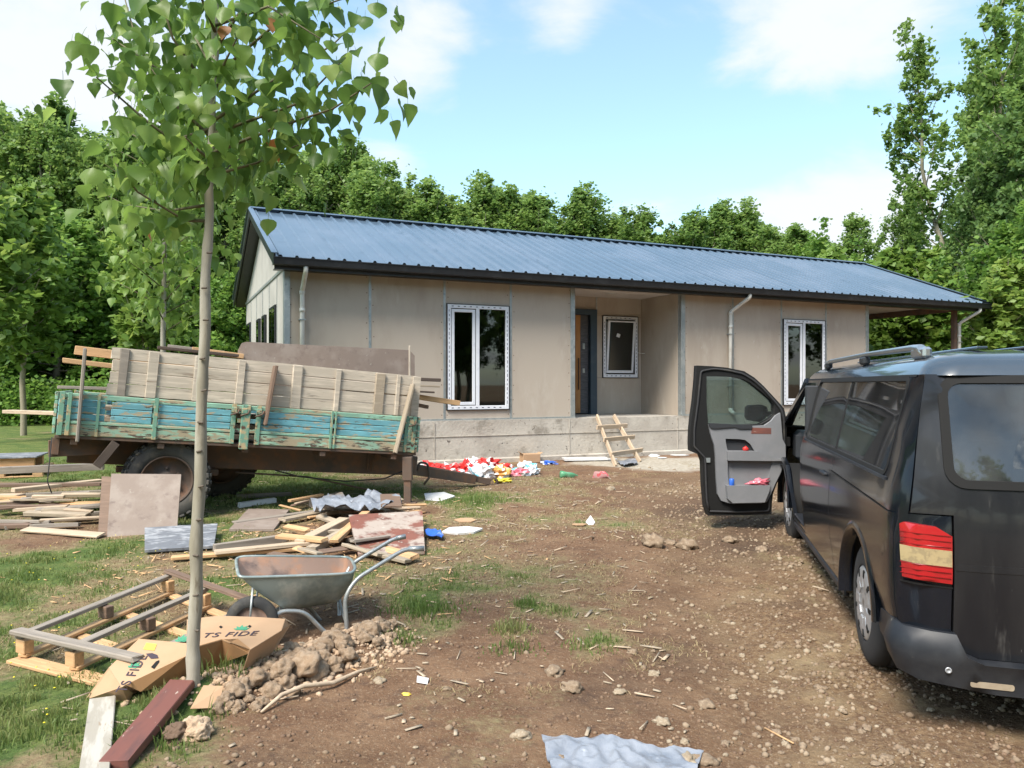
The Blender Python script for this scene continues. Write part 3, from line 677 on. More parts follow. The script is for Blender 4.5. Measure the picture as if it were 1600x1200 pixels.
# downpipes
def pipe(x,xb,top,bot,yb=-.07):
    t=tube('downpipe',[(x,-.43,top),(x,-.43,top-.07),(xb,yb,top-.36),(xb,yb,bot)],.040,MT['pvc'],house,14,bend=.05)
    for z in (top-.42,top-.72,bot+.75): tube('pipe_collar',[(xb,yb,z),(xb,yb,z+.06)],.048,MT['pvc'],t,14)
    box('pipe_clip',xb-.055,xb+.055,yb-.05,-.001,top-.86,top-.84,MT['zinc'],t,0); box('pipe_clip',xb-.055,xb+.055,yb-.05,-.001,bot+.5,bot+.52,MT['zinc'],t,0); return t
pipe(.24,.24,EV-.16,ZB+.05); p2=pipe(9.62,9.40,EV-.16,ZB+.12); 
tube('pipe_elbow',[(9.40,-.07,ZB+.14),(9.40,-.07,ZB+.08),(9.46,-.12,ZB+.02)],.045,MT['pvc'],p2,14,bend=.03)
pipe(LR-.02,LR-.24,EV-.16,ZB+.05,-.02)
tube('vent_pipe',[(5.1,2.0,EV+.5),(5.1,2.0,EV+.5)],.01,MT['pvc'],house) if False else None
FR[0]=Matrix.Identity(4)
def H(x,y,z): return FRH@Vector((x,y,z))
# ladder against the plinth
lad=thing('ladder','short rough timber ladder leaning on concrete plinth below the front door','ladder',gnd(975,727))
wp=MT['wood_pale']
T0,T1=H(6.02,-.055,ZB+.03),H(6.42,-.055,ZB+.035); B0,B1=gnd(962,729,.0),gnd(1000,722,.0)
beam('side_rail',T0,B0,.09,.035,wp,lad,roll=R(80)); beam('side_rail',T1,B1,.09,.035,wp,lad,roll=R(80))
for k,f in enumerate((.27,.52,.80)):
    a=T0.lerp(B0,f);b=T1.lerp(B1,f); e=(b-a).normalized(); off=Vector((.0,-.035,.03))
    beam('rung',a-e*(.13-.05*k)+off,b+e*(.18+.05*k)+off,.035,.085,wp,lad,roll=R(10+4*k))
# brick stack under the carport
for n_,(hx,hy) in enumerate(((14.6,4.2),(15.6,3.6))):
    bs=thing('brick_stack',('stack of red clay bricks standing in the open carport, nearer the house wall','stack of red clay bricks standing in the open carport, nearer the outer post')[n_],'brick stack',H(hx,hy,ZB),'brick stacks in the carport')
    M('clay',(.36,.12,.06),[((.42,.18,.1),6,.4,.7)],.9) if 'clay' not in MT else None
    me=boxmesh(.19,.19,.125,MT['clay'],.004)
    for iz in range(12):
        for ix in range(4):
            mkd('brick',me,bs,FRH@Matrix.Translation((hx-.3+ix*.2,hy,ZB+.067+iz*.13)))
    box0=FR[0]; FR[0]=FRH; box('brick_core',hx-.39,hx+.39,hy+.1,hy+.7,ZB,ZB+1.56,MT['clay'],bs,0,0)['kind']='stuff'; FR[0]=box0
# ---------------------------------------------------------------- van
VA=R(13.2); vr=Vector((2.010,4.37)); vz=g1(2.3,4.4)*.5
FRV=Matrix.Translation((vr.x,vr.y,vz))@Matrix.Rotation(-VA,4,'Z')
FR[0]=FRV
def carpaint():
    m=M('car_black',(.006,.008,.012),[((.008,.010,.015),1.2,.4,.7),((.020,.021,.024),2.0,.60,.9),((.10,.10,.10),13,.71,.82)],.15,coat=.22,spec=.35,random=False,bump=(3,.04,.01)); return m
carpaint()
M('car_rear',(.008,.009,.012),[((.030,.030,.031),1.8,.42,.8),((.085,.083,.08),7,.60,.80),((.20,.19,.18),26,.70,.76)],.30,coat=.3,spec=.4,random=False,stretch=(1.3,1.3,.22))
M('car_plastic',(.012,.014,.019),[((.03,.032,.036),3,.45,.7),((.2,.19,.17),16,.68,.76)],.5)
M('gap_black',(.004,.004,.004),rough=.8); M('lamp_red',(.36,.008,.012),[((.26,.01,.012),5,.45,.65)],.25,coat=.8); M('lamp_clear',(.36,.28,.15),[((.27,.21,.12),30,.45,.6)],.25,coat=1)
M('lamp_dark',(.24,.007,.010),rough=.3); M('hubcap',(.40,.41,.43),[((.25,.25,.26),6,.5,.75)],.35,.4); M('alu',(.52,.54,.56),rough=.28,metal=.9)
M('trim_grey',(.175,.18,.19),[((.20,.20,.21),4,.4,.7)],.6,bump=(300,.05,.001)); M('trim_dark',(.03,.032,.036),rough=.55); M('seat_grey',(.10,.10,.11),rough=.9)
M('mirror_glass',(.5,.52,.55),rough=.03,metal=1); M('drum_blue',(.02,.08,.45),rough=.35,coat=.3)
VW=1.86; YR=-.85; RH=.12; LA=math.pi/2*RH
def lerpt(z,tab):
    if z<=tab[0][0]: return tab[0][1]
    for (a,va),(b,vb) in zip(tab,tab[1:]):
        if z<=b:
            t=(z-a)/(b-a); t=t*t*(3-2*t) if False else t; return va+(vb-va)*t
    return tab[-1][1]
INS=[(.22,.03),(.30,.0),(.48,-.015),(.60,-.035),(.85,-.04),(1.05,-.035),(1.12,-.02),(1.165,-.005),(1.4,.045),(1.62,.10),(1.68,.125)]
RIN=[(.2,.02),(.5,0),(.75,-.02),(.95,-.015),(1.12,.0),(1.2,.02),(1.62,.13),(1.68,.16)]
def PV(q,z,off=0):
    s=lerpt(z,INS)+off; r=lerpt(z,RIN)+off; qs=YR+RH
    front=0
    if q>4.0: front=.10*((q-4.0)/.8)**2
    if q>=qs: return Vector((s+front,q,z))
    if q>=qs-LA:
        th=(qs-q)/LA*math.pi/2; a=max(.012,RH-s); b=max(.012,RH-r)
        return Vector((RH-a*math.cos(th),qs-b*math.sin(th),z))
    w=(qs-LA)-q; x=RH+w
    bow=.05*(1-((x-VW/2)/(VW/2-RH))**2)
    return Vector((x,YR+r-bow,z))
QR=YR+RH-LA   # start of the rear face
def qx(x): return QR-(x-RH)
van=thing('van','dirty black passenger van seen from its rear left corner with open front door','van',(VW/2,1.5,0))
paintm=MT['car_black']
def arc(cx,cz,r,a0,a1,n=14): return [(cx+r*math.cos(R(a0+(a1-a0)*k/n)),cz+r*math.sin(R(a0+(a1-a0)*k/n))) for k in range(n+1)]
WC=.345; TG=.19; QT=-.835
out=[(qx(TG)+.004,.36),(-.42,.36)]+arc(.08,.31,.47,172,2)+[(.60,.27),(3.2,.27)]+arc(3.72,.33,.45,185,0)+[(4.35,.30),(4.72,.32),(4.72,.95),(4.45,1.12),(4.15,1.16),(3.15,1.655),(2.8,1.66),(QT+.004,1.66),(QT+.004,1.012),(qx(TG)+.004,1.012)]
hole_w=rrect(-.50,2.24,1.165,1.635,.05)
hole_d=[(2.42,.36),(3.12,.36),(3.22,.55),(3.45,.80),(3.75,.85),(4.02,.80),(4.04,1.15),(3.95,1.18),(3.05,1.60),(2.95,1.625),(2.5,1.625),(2.42,1.60)]
body=sheet('body_side',out,[hole_w,hole_d],lambda q,z:PV(q,z),lambda q,z:PV(q,z,.035),paintm,van,.13)
# right hand side is the mirror image without openings
out2=[(qx(TG)+.004,.30),(-.46,.30)]+arc(.08,.31,.47,178,2)+[(.60,.27),(3.2,.27)]+arc(3.72,.33,.45,185,0)+[(4.35,.30),(4.72,.32),(4.72,.95),(4.45,1.12),(4.15,1.16),(3.15,1.655),(2.8,1.66),(qx(TG)+.004,1.66)]
hole_w2=rrect(-.50,3.0,1.165,1.60,.05)
def mir(v): return Vector((VW-v.x,v.y,v.z))
sheet('body_side',out2,[hole_w2],lambda q,z:mir(PV(q,z,.035)),lambda q,z:mir(PV(q,z,0)),paintm,van,.16)
sheet('side_window',[(p[0],p[1]) for p in rrect(-.51,3.01,1.16,1.61,.05)],[],lambda q,z:mir(PV(q,z,.02)),lambda q,z:mir(PV(q,z,.015)),MT['tint_glass'],van,.2)
# side glass with the pillar between the two panes
for a,b in ((-.495,.905),(.935,2.235)):
    sheet('side_window',rrect(a,b,1.168,1.632,.045),[],lambda q,z:PV(q,z,.006),lambda q,z:PV(q,z,.012),MT['tint_glass'],van,.16)
sheet('window_seal',rrect(-.515,2.255,1.15,1.65,.06),[rrect(-.49,2.23,1.172,1.63,.045)],lambda q,z:PV(q,z,-.004),lambda q,z:PV(q,z,.008),MT['gap_black'],van,.3)
box_=lambda *a,**k:box(*a,**k)
sheet('window_pillar',[(.90,1.17),(.94,1.17),(.94,1.63),(.90,1.63)],[],lambda q,z:PV(q,z,.003),lambda q,z:PV(q,z,.02),MT['gap_black'],van,.2)
sheet('belt_trim',[(-.55,1.135),(2.3,1.135),(2.3,1.150),(-.55,1.150)],[],lambda q,z:PV(q,z,-.010),lambda q,z:PV(q,z,.0),MT['car_plastic'],van,.2)
# door gaps and creases on the side
def gap(pts,w=.007,off=-.0025,m='gap_black',nm='panel_gap'):
    P=[]
    for (a,b) in zip(pts,pts[1:]):
        n=max(1,int(math.hypot(b[0]-a[0],b[1]-a[1])/.06))
        for k in range(n): P.append((a[0]+(b[0]-a[0])*k/n,a[1]+(b[1]-a[1])*k/n))
    P.append(pts[-1]); vs=[];fs=[]
    for i,p in enumerate(P):
        a=P[max(0,i-1)];b=P[min(len(P)-1,i+1)]; dx,dz=b[0]-a[0],b[1]-a[1]; l=math.hypot(dx,dz) or 1; nx_,nz_=-dz/l*w/2,dx/l*w/2
        vs+=[PV(p[0]+nx_,p[1]+nz_,off),PV(p[0]-nx_,p[1]-nz_,off)]
    for i in range(len(P)-1): fs.append((2*i,2*i+1,2*i+3,2*i+2))
    return mk(nm,vs,fs,MT[m],van)
gap([(2.36,.32),(2.36,1.64)]); gap([(.98,.32),(.98,.70),(.92,1.12),(.92,1.15)]); gap([(.98,1.02),(-.72,1.0)],.006); gap([(-.735,.48),(-.735,.99)],.007)
gap([(-.60,1.655),(3.0,1.655)],.012)
# wheel arches: flared lip and inner liner
for cy,rad,cz in ((.08,.47,.31),(3.72,.45,.33)):
    vs=[];fs=[];k=22
    for i in range(k+1):
        an=R(-2+174*i/k); c,s=math.cos(an),math.sin(an)
        for rr_,xo in ((rad-.004,.03),(rad-.005,-.048),(rad+.02,-.047),(rad+.045,-.034)): vs.append((xo,cy+rr_*c,max(.2,cz+rr_*s)))
    for i in range(k):
        for j in range(3): fs.append((i*4+j,i*4+j+1,(i+1)*4+j+1,(i+1)*4+j))
    mk('arch_lip',vs,fs,paintm,van,True)
    vs=[];fs=[]
    for i in range(k+1):
        an=R(-2+184*i/k)
        for xo in (.02,.45): vs.append((xo,cy+(rad+.012)*math.cos(an),cz+(rad+.012)*math.sin(an)))
    for i in range(k): fs.append((i*2,i*2+1,i*2+3,i*2+2))
    mk('arch_liner',vs,fs,MT['gap_black'],van,True)
# rear door, bumper
th=[]
tgout=[(qx(TG)-.004,.385),(qx(TG)-.004,1.66),(qx(VW-TG),1.66),(qx(VW-TG),.385)]
rwh=rrect(qx(1.66),qx(.20),1.17,1.625,.07)
tg=sheet('tailgate',[(qx(VW-TG)+.03,.375),(qx(TG)-.03,.375),(qx(TG)-.006,.40),(qx(TG)-.006,1.018),(QT-.004,1.018),(QT-.004,1.66),(qx(VW-TG),1.66),(qx(VW-TG),.40)],[rwh],lambda q,z:PV(q,z),lambda q,z:PV(q,z,.03),MT['car_rear'],van,.13)
sheet('window_seal',rrect(qx(1.69),qx(.165),1.14,1.655,.09),[rrect(qx(1.655),qx(.205),1.178,1.618,.06)],lambda q,z:PV(q,z,-.006),lambda q,z:PV(q,z,.0),MT['gap_black'],tg,.12)
# a wiper-cleaned sector is clear, the rest of the glass is dusty
wc=(qx(.93),1.17); RWp=[(wc[0]+.50*math.cos(R(a)),wc[1]+.50*math.sin(R(a))) for a in range(25,173,6)]
RWp=[p for p in RWp if p[1]<1.60]
sector=[(qx(.47),1.205)]+[p for p in RWp[::-1] if p[0]<qx(.44)][:] + [(qx(1.25),1.45),(qx(1.2),1.205)]
sector=[(wc[0]+.49*math.cos(R(a)),wc[1]+.40*math.sin(R(a))+.035) for a in range(4,178,6)]
sheet('rear_window',rrect(qx(1.66),qx(.20),1.17,1.625,.07),[sector],lambda q,z:PV(q,z,.004),lambda q,z:PV(q,z,.009),MT['dusty_glass'],tg,.13)
sheet('wiped_glass',sector,[],lambda q,z:PV(q,z,.005),lambda q,z:PV(q,z,.009),MT['wiped_glass'],tg,.13)
rb=.0
sheet('rear_ledge',[(qx(VW-TG)+.01,.77),(qx(TG)-.012,.77),(qx(TG)-.012,.80),(qx(VW-TG)+.01,.80)],[],lambda q,z:PV(q,z,-.02+.02*abs(z-.785)/.015),lambda q,z:PV(q,z,.01),MT['car_rear'],tg,.1)
# corner lamps and bumper
lampz0,lampz1=.70,1.0
lamp=sheet('tail_lamp',[(qx(TG)+.006,.71),(-.815,.722),(-.805,.965),(-.82,.975),(qx(.12),.965),(qx(TG)+.006,.925)],[],lambda q,z:PV(q,z,-.014),lambda q,z:PV(q,z,.01),MT['lamp_red'],van,.04)
sheet('indicator_lens',[(qx(TG)+.008,.787),(-.812,.797),(-.809,.87),(qx(TG)+.008,.86)],[],lambda q,z:PV(q,z,-.0175),lambda q,z:PV(q,z,-.012),MT['lamp_clear'],lamp,.04)
for z_ in (.735,.76,.785,.875,.90,.925): sheet('lens_rib',[(qx(TG)+.012,z_),(-.81,z_+.006),(-.81,z_+.0085),(qx(TG)+.012,z_+.0025)],[],lambda q,z:PV(q,z,-.0185),lambda q,z:PV(q,z,-.012),MT['tray_rust'] if False else MT['lamp_dark'],lamp,.05)
gap([(-.80,.70),(qx(TG),.69)],.008)
lamp2=sheet('tail_lamp',[(qx(TG)+.006,.70),(-.755,.715),(-.742,.99),(qx(.12),.985),(qx(TG)+.006,.94)],[],lambda q,z:mir(PV(q,z,.01)),lambda q,z:mir(PV(q,z,-.014)),MT['lamp_red'],van,.08)
BQ0=-.40
def PB(q,z,off=0):
    # bumper: swells outwards under a flat top
    k=-.035 if z<.47 else -.035*(.50-z)/.03
    k-= .02*math.exp(-((z-.40)/.06)**2)
    if q<QR: k*=1.6
    elif q<-.70: k*=1+.6*(-.70-q)/(-.70-QR)
    else: k*=max(.15,min(1,(BQ0-q)/(-.3)*1+.1)) if q>-.70 else 1
    z2=z-(.07 if z<.3 else 0)*0
    return PV(q,z2,k+off)
bz=[(BQ0,.335),(BQ0+.0,.38),(BQ0-.06,.47),(-.72,.495),(qx(.2),.485),(qx(.2)-.03,.40),(qx(.3),.372),(qx(VW-.3),.372),(qx(VW-.2)+.03,.40),(qx(VW-.2),.485),(qx(VW-.02),.485),(qx(VW-.02),.235),(qx(.35),.235),(-.86,.265),(-.70,.30)]
bump=sheet('rear_bumper',[bz[0],bz[14],bz[13],bz[12],bz[11],bz[10],bz[9],bz[8],bz[7],bz[6],bz[5],bz[4],bz[3],bz[2],bz[1]],[],lambda q,z:PB(q,z),lambda q,z:PV(q,z,.05),MT['car_plastic'],van,.07)
sheet('reflector_patch',rrect(qx(.42),qx(.25),.262,.29,.01),[],lambda q,z:PB(q,z,-.004),lambda q,z:PB(q,z,.004),MT['stone_pale'],bump,.05)
lathe('tow_eye',[(0,.0),(.0,.014),(-.006,.014),(-.006,.008),(.0,.006)],MT['hubcap'],bump,14,Matrix.Translation(PB(qx(.16),.33,-.004))@Matrix.Rotation(R(90),4,'Z'))
# roof
rings=[];n=0
tabs=[(1.655,0),(1.69,.016),(1.725,.045),(1.75,.09),(1.77,.16),(1.787,.30),(1.797,.52),(1.80,.80)]
vs=[];fs=[]
for z,d in tabs:
    s=lerpt(1.655,INS)+d; x0,x1=s,VW-s; y0=YR+lerpt(1.655,RIN)+d*1.1-.04*(1 if d<.1 else 0); y1=3.16-d*1.2; rc=max(.03,.14-d*.1)
    # arch the rear edge
    ring=rrect(x0,x1,y0,y1,min(rc,(x1-x0)*.45,(y1-y0)*.45),5)
    for x,y in ring: vs.append((x,y,z-.03*max(0,(y-2.4))**2*1.2)); 
    n=len(ring)
for k in range(len(tabs)-1):
    for i in range(n): fs.append((k*n+i,k*n+(i+1)%n,(k+1)*n+(i+1)%n,(k+1)*n+i))
fs.append(tuple((len(tabs)-1)*n+i for i in range(n)))
M('car_roof',(.035,.05,.07),[((.05,.065,.085),1.5,.4,.7),((.12,.115,.11),12,.68,.78)],.25,coat=1,random=False)
roof=mk('roof',vs,fs,MT['car_roof'],van,True)
for x in (.45,.68,1.18,1.41): beam('roof_rib',(x,-.45,1.797),(x,2.4,1.797),.05,.012,MT['car_roof'],roof,bev=.005)
# roof rails: raised tube with end feet
for sx in (.20,VW-.20):
    ra=tube('roof_rail',[(sx,-.42,1.765),(sx,-.34,1.795),(sx,-.20,1.806),(sx,.9,1.815),(sx,2.3,1.806),(sx,2.42,1.795),(sx,2.50,1.755)],[.024,.026,.019,.016,.019,.022,.024],MT['alu'],van,12)
    for a,b in ((-.46,-.22),(.92,1.08),(2.36,2.52)):
        box('rail_foot',sx-.022,sx+.022,a,b,1.745,1.803,MT['alu'] if a<0 else MT['car_plastic'],ra,.015)
# front end: bonnet, windscreen, nose
pr=[(4.70,.28),(4.83,.40),(4.86,.60),(4.83,.85),(4.72,.97),(4.35,1.10),(4.18,1.16)]
def strip(name,pr,m,parent,xin=.07,tk=None):
    vs=[];fs=[];nx_=10
    for i,(y,z) in enumerate(pr):
        for j in range(nx_+1):
            a=-1+2*j/nx_; s=lerpt(z,INS)+xin; x=VW/2+a*(VW/2-s); vs.append((x,y-.13*abs(a)**3,z))
    for i in range(len(pr)-1):
        for j in range(nx_): fs.append((i*(nx_+1)+j,i*(nx_+1)+j+1,(i+1)*(nx_+1)+j+1,(i+1)*(nx_+1)+j))
    return mk(name,vs,fs,m,parent,True)
strip('front_end',pr,paintm,van,.06); strip('windscreen',[(4.2,1.15),(3.7,1.40),(3.28,1.60),(3.12,1.66)],MT['clear_tint'],van,.05)
for f_ in (lambda v:v,mir):
    tube('windscreen_pillar',[f_(Vector((.06,4.12,1.14))),f_(Vector((.09,3.6,1.40))),f_(Vector((.12,3.12,1.64)))],.035,paintm,van,8)
    fl=mk('headlamp',[f_(Vector(p)) for p in ((.10,4.70,.70),(.42,4.83,.68),(.42,4.77,.86),(.12,4.60,.88))],[(0,1,2,3)],MT['lamp_clear'],van)
# cabin inside
box('floor_pan',.08,VW-.08,YR+.12,4.3,.30,.345,MT['trim_dark'],van,0); box('roof_lining',.17,VW-.17,YR+.4,3.0,1.63,1.655,MT['trim_grey'],van,0)
box('dashboard',.1,VW-.1,3.75,4.15,.80,1.12,MT['trim_dark'],van,.05)
sw_=[(math.cos(R(a))*.19,math.sin(R(a))*.19) for a in range(0,361,20)]
tube('steering_wheel',[Vector((.48+x,3.52-.25*y*.6,1.05+y*.85)) for x,y in sw_],.016,MT['trim_dark'],van,8)
def seat(x,y):
    s=box('seat',x,x+.48,y,y+.48,.55,.70,MT['seat_grey'],van,.04); b=box('seat_back',x,x+.48,y-.12,y,.66,1.24,MT['seat_grey'],s,.04); box('headrest',x+.12,x+.36,y-.11,y-.02,1.26,1.44,MT['seat_grey'],s,.03)
    box('seat_base',x+.05,x+.43,y+.05,y+.42,.346,.548,MT['trim_dark'],s,.01)
for x,y in ((.25,2.75),(1.1,2.75),(.2,1.4),(.72,1.4),(1.24,1.4),(.2,.3),(.72,.3),(1.24,.3)): seat(x,y)
box('door_sill',-.0,.12,2.42,3.12,.30,.37,MT['car_plastic'],van,.01); box('door_pillar',.0,.1,2.30,2.41,.36,1.60,MT['trim_dark'],van,.01)
# wheels
def wheel(x,y,side,steer=0):
    sv=FR[0]; FR[0]=FR[0]@Matrix.Translation((x,y,WC+.0))@Matrix.Rotation(R(steer),4,'Z')@(Matrix.Identity(4) if side<0 else Matrix.Rotation(math.pi,4,'Z'))
    w=lathe('wheel',[(.0,.215),(-.004,.235),(.0,.27),(.006,.31),(.022,.338),(.045,.345),(.085,.347),(.09,.338),(.096,.338),(.10,.348),(.145,.348),(.15,.338),(.156,.338),(.16,.347),(.20,.345),(.225,.33),(.235,.28),(.23,.215),(.0,.215)],MT['rubber'],van,48)
    c=lathe('hubcap',[(.018,.0),(.004,.0),(.000,.035),(.004,.06),(-.002,.10),(-.006,.15),(-.004,.185),(.002,.205),(.010,.214),(.02,.214)],MT['hubcap'],w,48)
    for k in range(9):
        a=k*2*math.pi/9+.2; mkd('hubcap_slot',boxmesh(.010,.028,.046,MT['gap_black'],.008),c,Matrix.Rotation(a,4,'X')@Matrix.Translation((-.0035,0,.172)))
        mkd('hubcap_boss',boxmesh(.010,.05,.08,MT['hubcap'],.01),c,Matrix.Rotation(a+math.pi/9,4,'X')@Matrix.Translation((-.001,0,.125)))
    lathe('wheel_disc',[(.10,0),(.10,.214)],MT['gap_black'],w,24)
    FR[0]=sv
wheel(.01,.10,-1); wheel(.01,3.72,-1,3); wheel(VW-.01,.10,1); wheel(VW-.01,3.72,1)
box('axle',.2,VW-.2,.05,.15,.30,.40,MT['gap_black'],van,.01); box('sill_strip',-.0,.03,.62,3.15,.235,.285,MT['car_plastic'],van,.01)
tube('exhaust',[(.7,-.6,.27),(.7,1,.27)],.03,MT['rubber'],van)
# inside mirror of side door handle recess
box('door_handle',-.058,-.03,1.05,1.25,.965,.99,MT['car_plastic'],van,.008)
sheet('filler_cap',rrect(-.1,.08,.98,1.10,.03),[],lambda q,z:PV(q,z,-.003),lambda q,z:PV(q,z,.004),paintm,van,.08) if False else None
# the blue drum inside, seen through the rear glass
lathe('drum',[(0,0),(0,.17),(.02,.18),(.5,.18),(.52,.17),(.52,0)],MT['drum_blue'],None,28,Matrix.Translation((.60,-.35,.80))@Matrix.Rotation(R(-90),4,'Y'))
dr=bpy.data.objects['drum']; tag(dr,'blue plastic drum inside the back of the black van, behind its rear glass','drum')
bx=box('box','x' and .40,.85,-.60,-.10,.40,.78,MT['cardboard'],None,.01) if False else None
load=box('crate',.35,.95,-.6,-.08,.35,.795,MT['cardboard'],None,.01); tag(load,'brown carton under the blue drum in the back of the van','box')
# open front door, hinged at the front edge
HP=FRV@Vector((0,4.0,0)); hx,hy=HP.x,HP.y
DY=8.25
FR[0]=Matrix.Translation((hx,DY,0))@Matrix.Rotation(math.pi+R(1.5),4,'Z')
def DP(zx,zy): # zoom pixels -> door plane
    px=1050+zx/4; py=530+zy/4; return ((hx-(px-800)/F*DY),CAMZ-(py-600)/F*DY)
do=[DP(*p) for p in [(145,165),(250,170),(330,178),(440,200),(505,240),(560,290),(640,375),(690,430),(706,500),(706,640),(700,760),(668,850),(640,910),(622,960),(615,1010),(612,1090),(400,1096),(215,1096),(197,1040),(185,900),(180,760),(165,720),(105,695),(103,640),(106,560),(114,480),(126,400),(138,280)]]
dw=[DP(*p) for p in [(205,232),(285,232),(370,236),(430,248),(480,272),(560,335),(612,380),(632,410),(634,470),(600,500),(545,530),(380,535),(215,528),(206,400)]]
vd=sheet('front_door',do,[dw],lambda u,z:Vector((u,.045,z)),lambda u,z:Vector((u,-.06+.05*max(0,z-1.2)**1,z)),MT['gap_black'],van,.1)
sheet('door_skin',do,[dw],lambda u,z:Vector((u,-.062,z)),lambda u,z:Vector((u,-.075,z)),paintm,vd,.12)
sheet('door_glass',[((p[0]-.0),p[1]) for p in dw],[],lambda u,z:Vector((u,.0,z)),lambda u,z:Vector((u,-.005,z)),MT['clear_tint'],vd,.2)
def inset(P,d):
    cx=sum(p[0] for p in P)/len(P); cy=sum(p[1] for p in P)/len(P); o=[]
    for p in P:
        l=math.hypot(p[0]-cx,p[1]-cy); o.append((p[0]+(cx-p[0])*d/l,p[1]+(cy-p[1])*d/l))
    return o
def outset_path(P,h): return [Vector((u,h,z)) for u,z in P]
tube('weather_seal',outset_path([DP(*p) for p in [(222,1068),(206,1000),(200,860),(196,740),(150,690),(128,670),(128,560),(150,400),(170,200),(250,186),(330,194),(430,216),(500,258),(555,306),(630,388),(672,440),(688,500),(690,640),(682,760),(650,850),(600,960),(594,1068),(400,1074),(222,1068)]],.052),.011,MT['rubber'],vd,6,bend=.03)
pocket_u=[DP(*p) for p in [(316,618),(400,620),(440,626),(470,650),(498,694),(330,690),(322,660)]]
pocket_l=[DP(*p) for p in [(330,750),(612,752),(600,800),(580,880),(574,905),(338,905),(330,830)]]
card=[DP(*p) for p in [(213,528),(380,534),(480,540),(560,536),(600,510),(630,475),(658,458),(664,520),(672,620),(690,655),(692,740),(660,830),(625,900),(600,960),(575,1008),(540,1018),(345,1018),(290,1000),(268,960),(260,860),(255,720),(248,660),(225,590)]]
tc_=sheet('door_card',card,[pocket_u,pocket_l],lambda u,z:Vector((u,.085,z)),lambda u,z:Vector((u,.047,z)),MT['trim_grey'],vd,.1)
sheet('pocket_back',inset(pocket_l,-.01),[],lambda u,z:Vector((u,.050,z)),None,MT['trim_grey'],tc_,.2); sheet('pocket_back',inset(pocket_u,-.01),[],lambda u,z:Vector((u,.050,z)),None,MT['trim_dark'],tc_,.2)
sheet('map_pocket',[DP(*p) for p in [(312,902),(582,902),(575,940),(548,1006),(350,1010),(322,985)]],[],lambda u,z:Vector((u,.150,z)),lambda u,z:Vector((u,.082,z)),MT['trim_grey'],tc_,.1)
sheet('arm_rest',[DP(*p) for p in [(322,694),(512,694),(640,742),(688,745),(688,752),(612,754),(325,750)]],[],lambda u,z:Vector((u,.125,z)),lambda u,z:Vector((u,.08,z)),MT['trim_grey'],tc_,.1)
sheet('card_top',[DP(*p) for p in [(210,520),(480,535),(478,556),(400,556),(372,545),(240,556),(216,545)]],[],lambda u,z:Vector((u,.10,z)),lambda u,z:Vector((u,.08,z)),MT['trim_dark'],tc_,.1)
sheet('handle_recess',[DP(*p) for p in [(480,550),(600,552),(600,588),(476,586)]],[],lambda u,z:Vector((u,.088,z)),lambda u,z:Vector((u,.083,z)),MT['plank_red'],tc_,.1)
sheet('door_latch',[DP(*p) for p in [(200,738),(226,738),(226,766),(203,766)]],[],lambda u,z:Vector((u,.06,z)),lambda u,z:Vector((u,.04,z)),MT['zinc'],vd,.1)
mir_=sheet('wing_mirror',[DP(*p) for p in [(502,430),(520,416),(590,412),(622,425),(628,450),(612,500),(575,522),(515,512),(500,490)]],[],lambda u,z:Vector((u,-.14,z)),lambda u,z:Vector((u,-.26,z)),MT['gap_black'],vd,.1)
sheet('mirror_face',[DP(*p) for p in [(510,435),(524,424),(590,420),(615,431),(618,452),(604,494),(574,512),(520,504),(508,486)]],[],lambda u,z:Vector((u,-.135,z)),lambda u,z:Vector((u,-.139,z)),MT['mirror_glass'],mir_,.1)
u_,z_=DP(630,470); tube('mirror_arm',[(u_,-.07,z_),(DP(600,470)[0],-.18,z_)],.03,MT['gap_black'],mir_)
u_,z_=DP(705,540); tube('door_strap',[(u_+.02,.0,z_),(u_-.18,.02,z_-.01)],.015,MT['gap_black'],vd,6)
u_,z_=DP(700,640); box('hinge',u_-.06,u_+.03,-.02,.03,z_-.05,z_+.05,MT['gap_black'],vd)
u_,z_=DP(350,885); cn_=lathe('drink_can',[(0,0),(0,.022),(.008,.027),(.075,.027),(.085,.02),(.085,0)],MT['bag_blue'],None,16,Matrix.Translation((u_,.115,z_-.045))@Matrix.Rotation(R(-90),4,'Y')); tag(cn_,'small blue can standing in the lower pocket of the open van door','can')
u_,z_=DP(525,885); V_,F_=lump(ICO3,(.10,.03,.035),4,.9,2.2); FRs=FR[0]; pk=mk('snack_packet',[Vector(v)+Vector((u_,.115,z_)) for v in V_],F_,MT['bag_pink'],None,True); tag(pk,'pink snack packet lying in the lower pocket of the open van door','packet')
u_,z_=DP(445,682); V_,F_=lump(ICO1,(.04,.02,.03),9,.3); tt=mk('tissue',[Vector(v)+Vector((u_,.075,z_)) for v in V_],F_,MT['bag_red'],None,True); tag(tt,'small red and white wrapper in the upper pocket of the van door','wrapper')
FR[0]=Matrix.Identity(4)
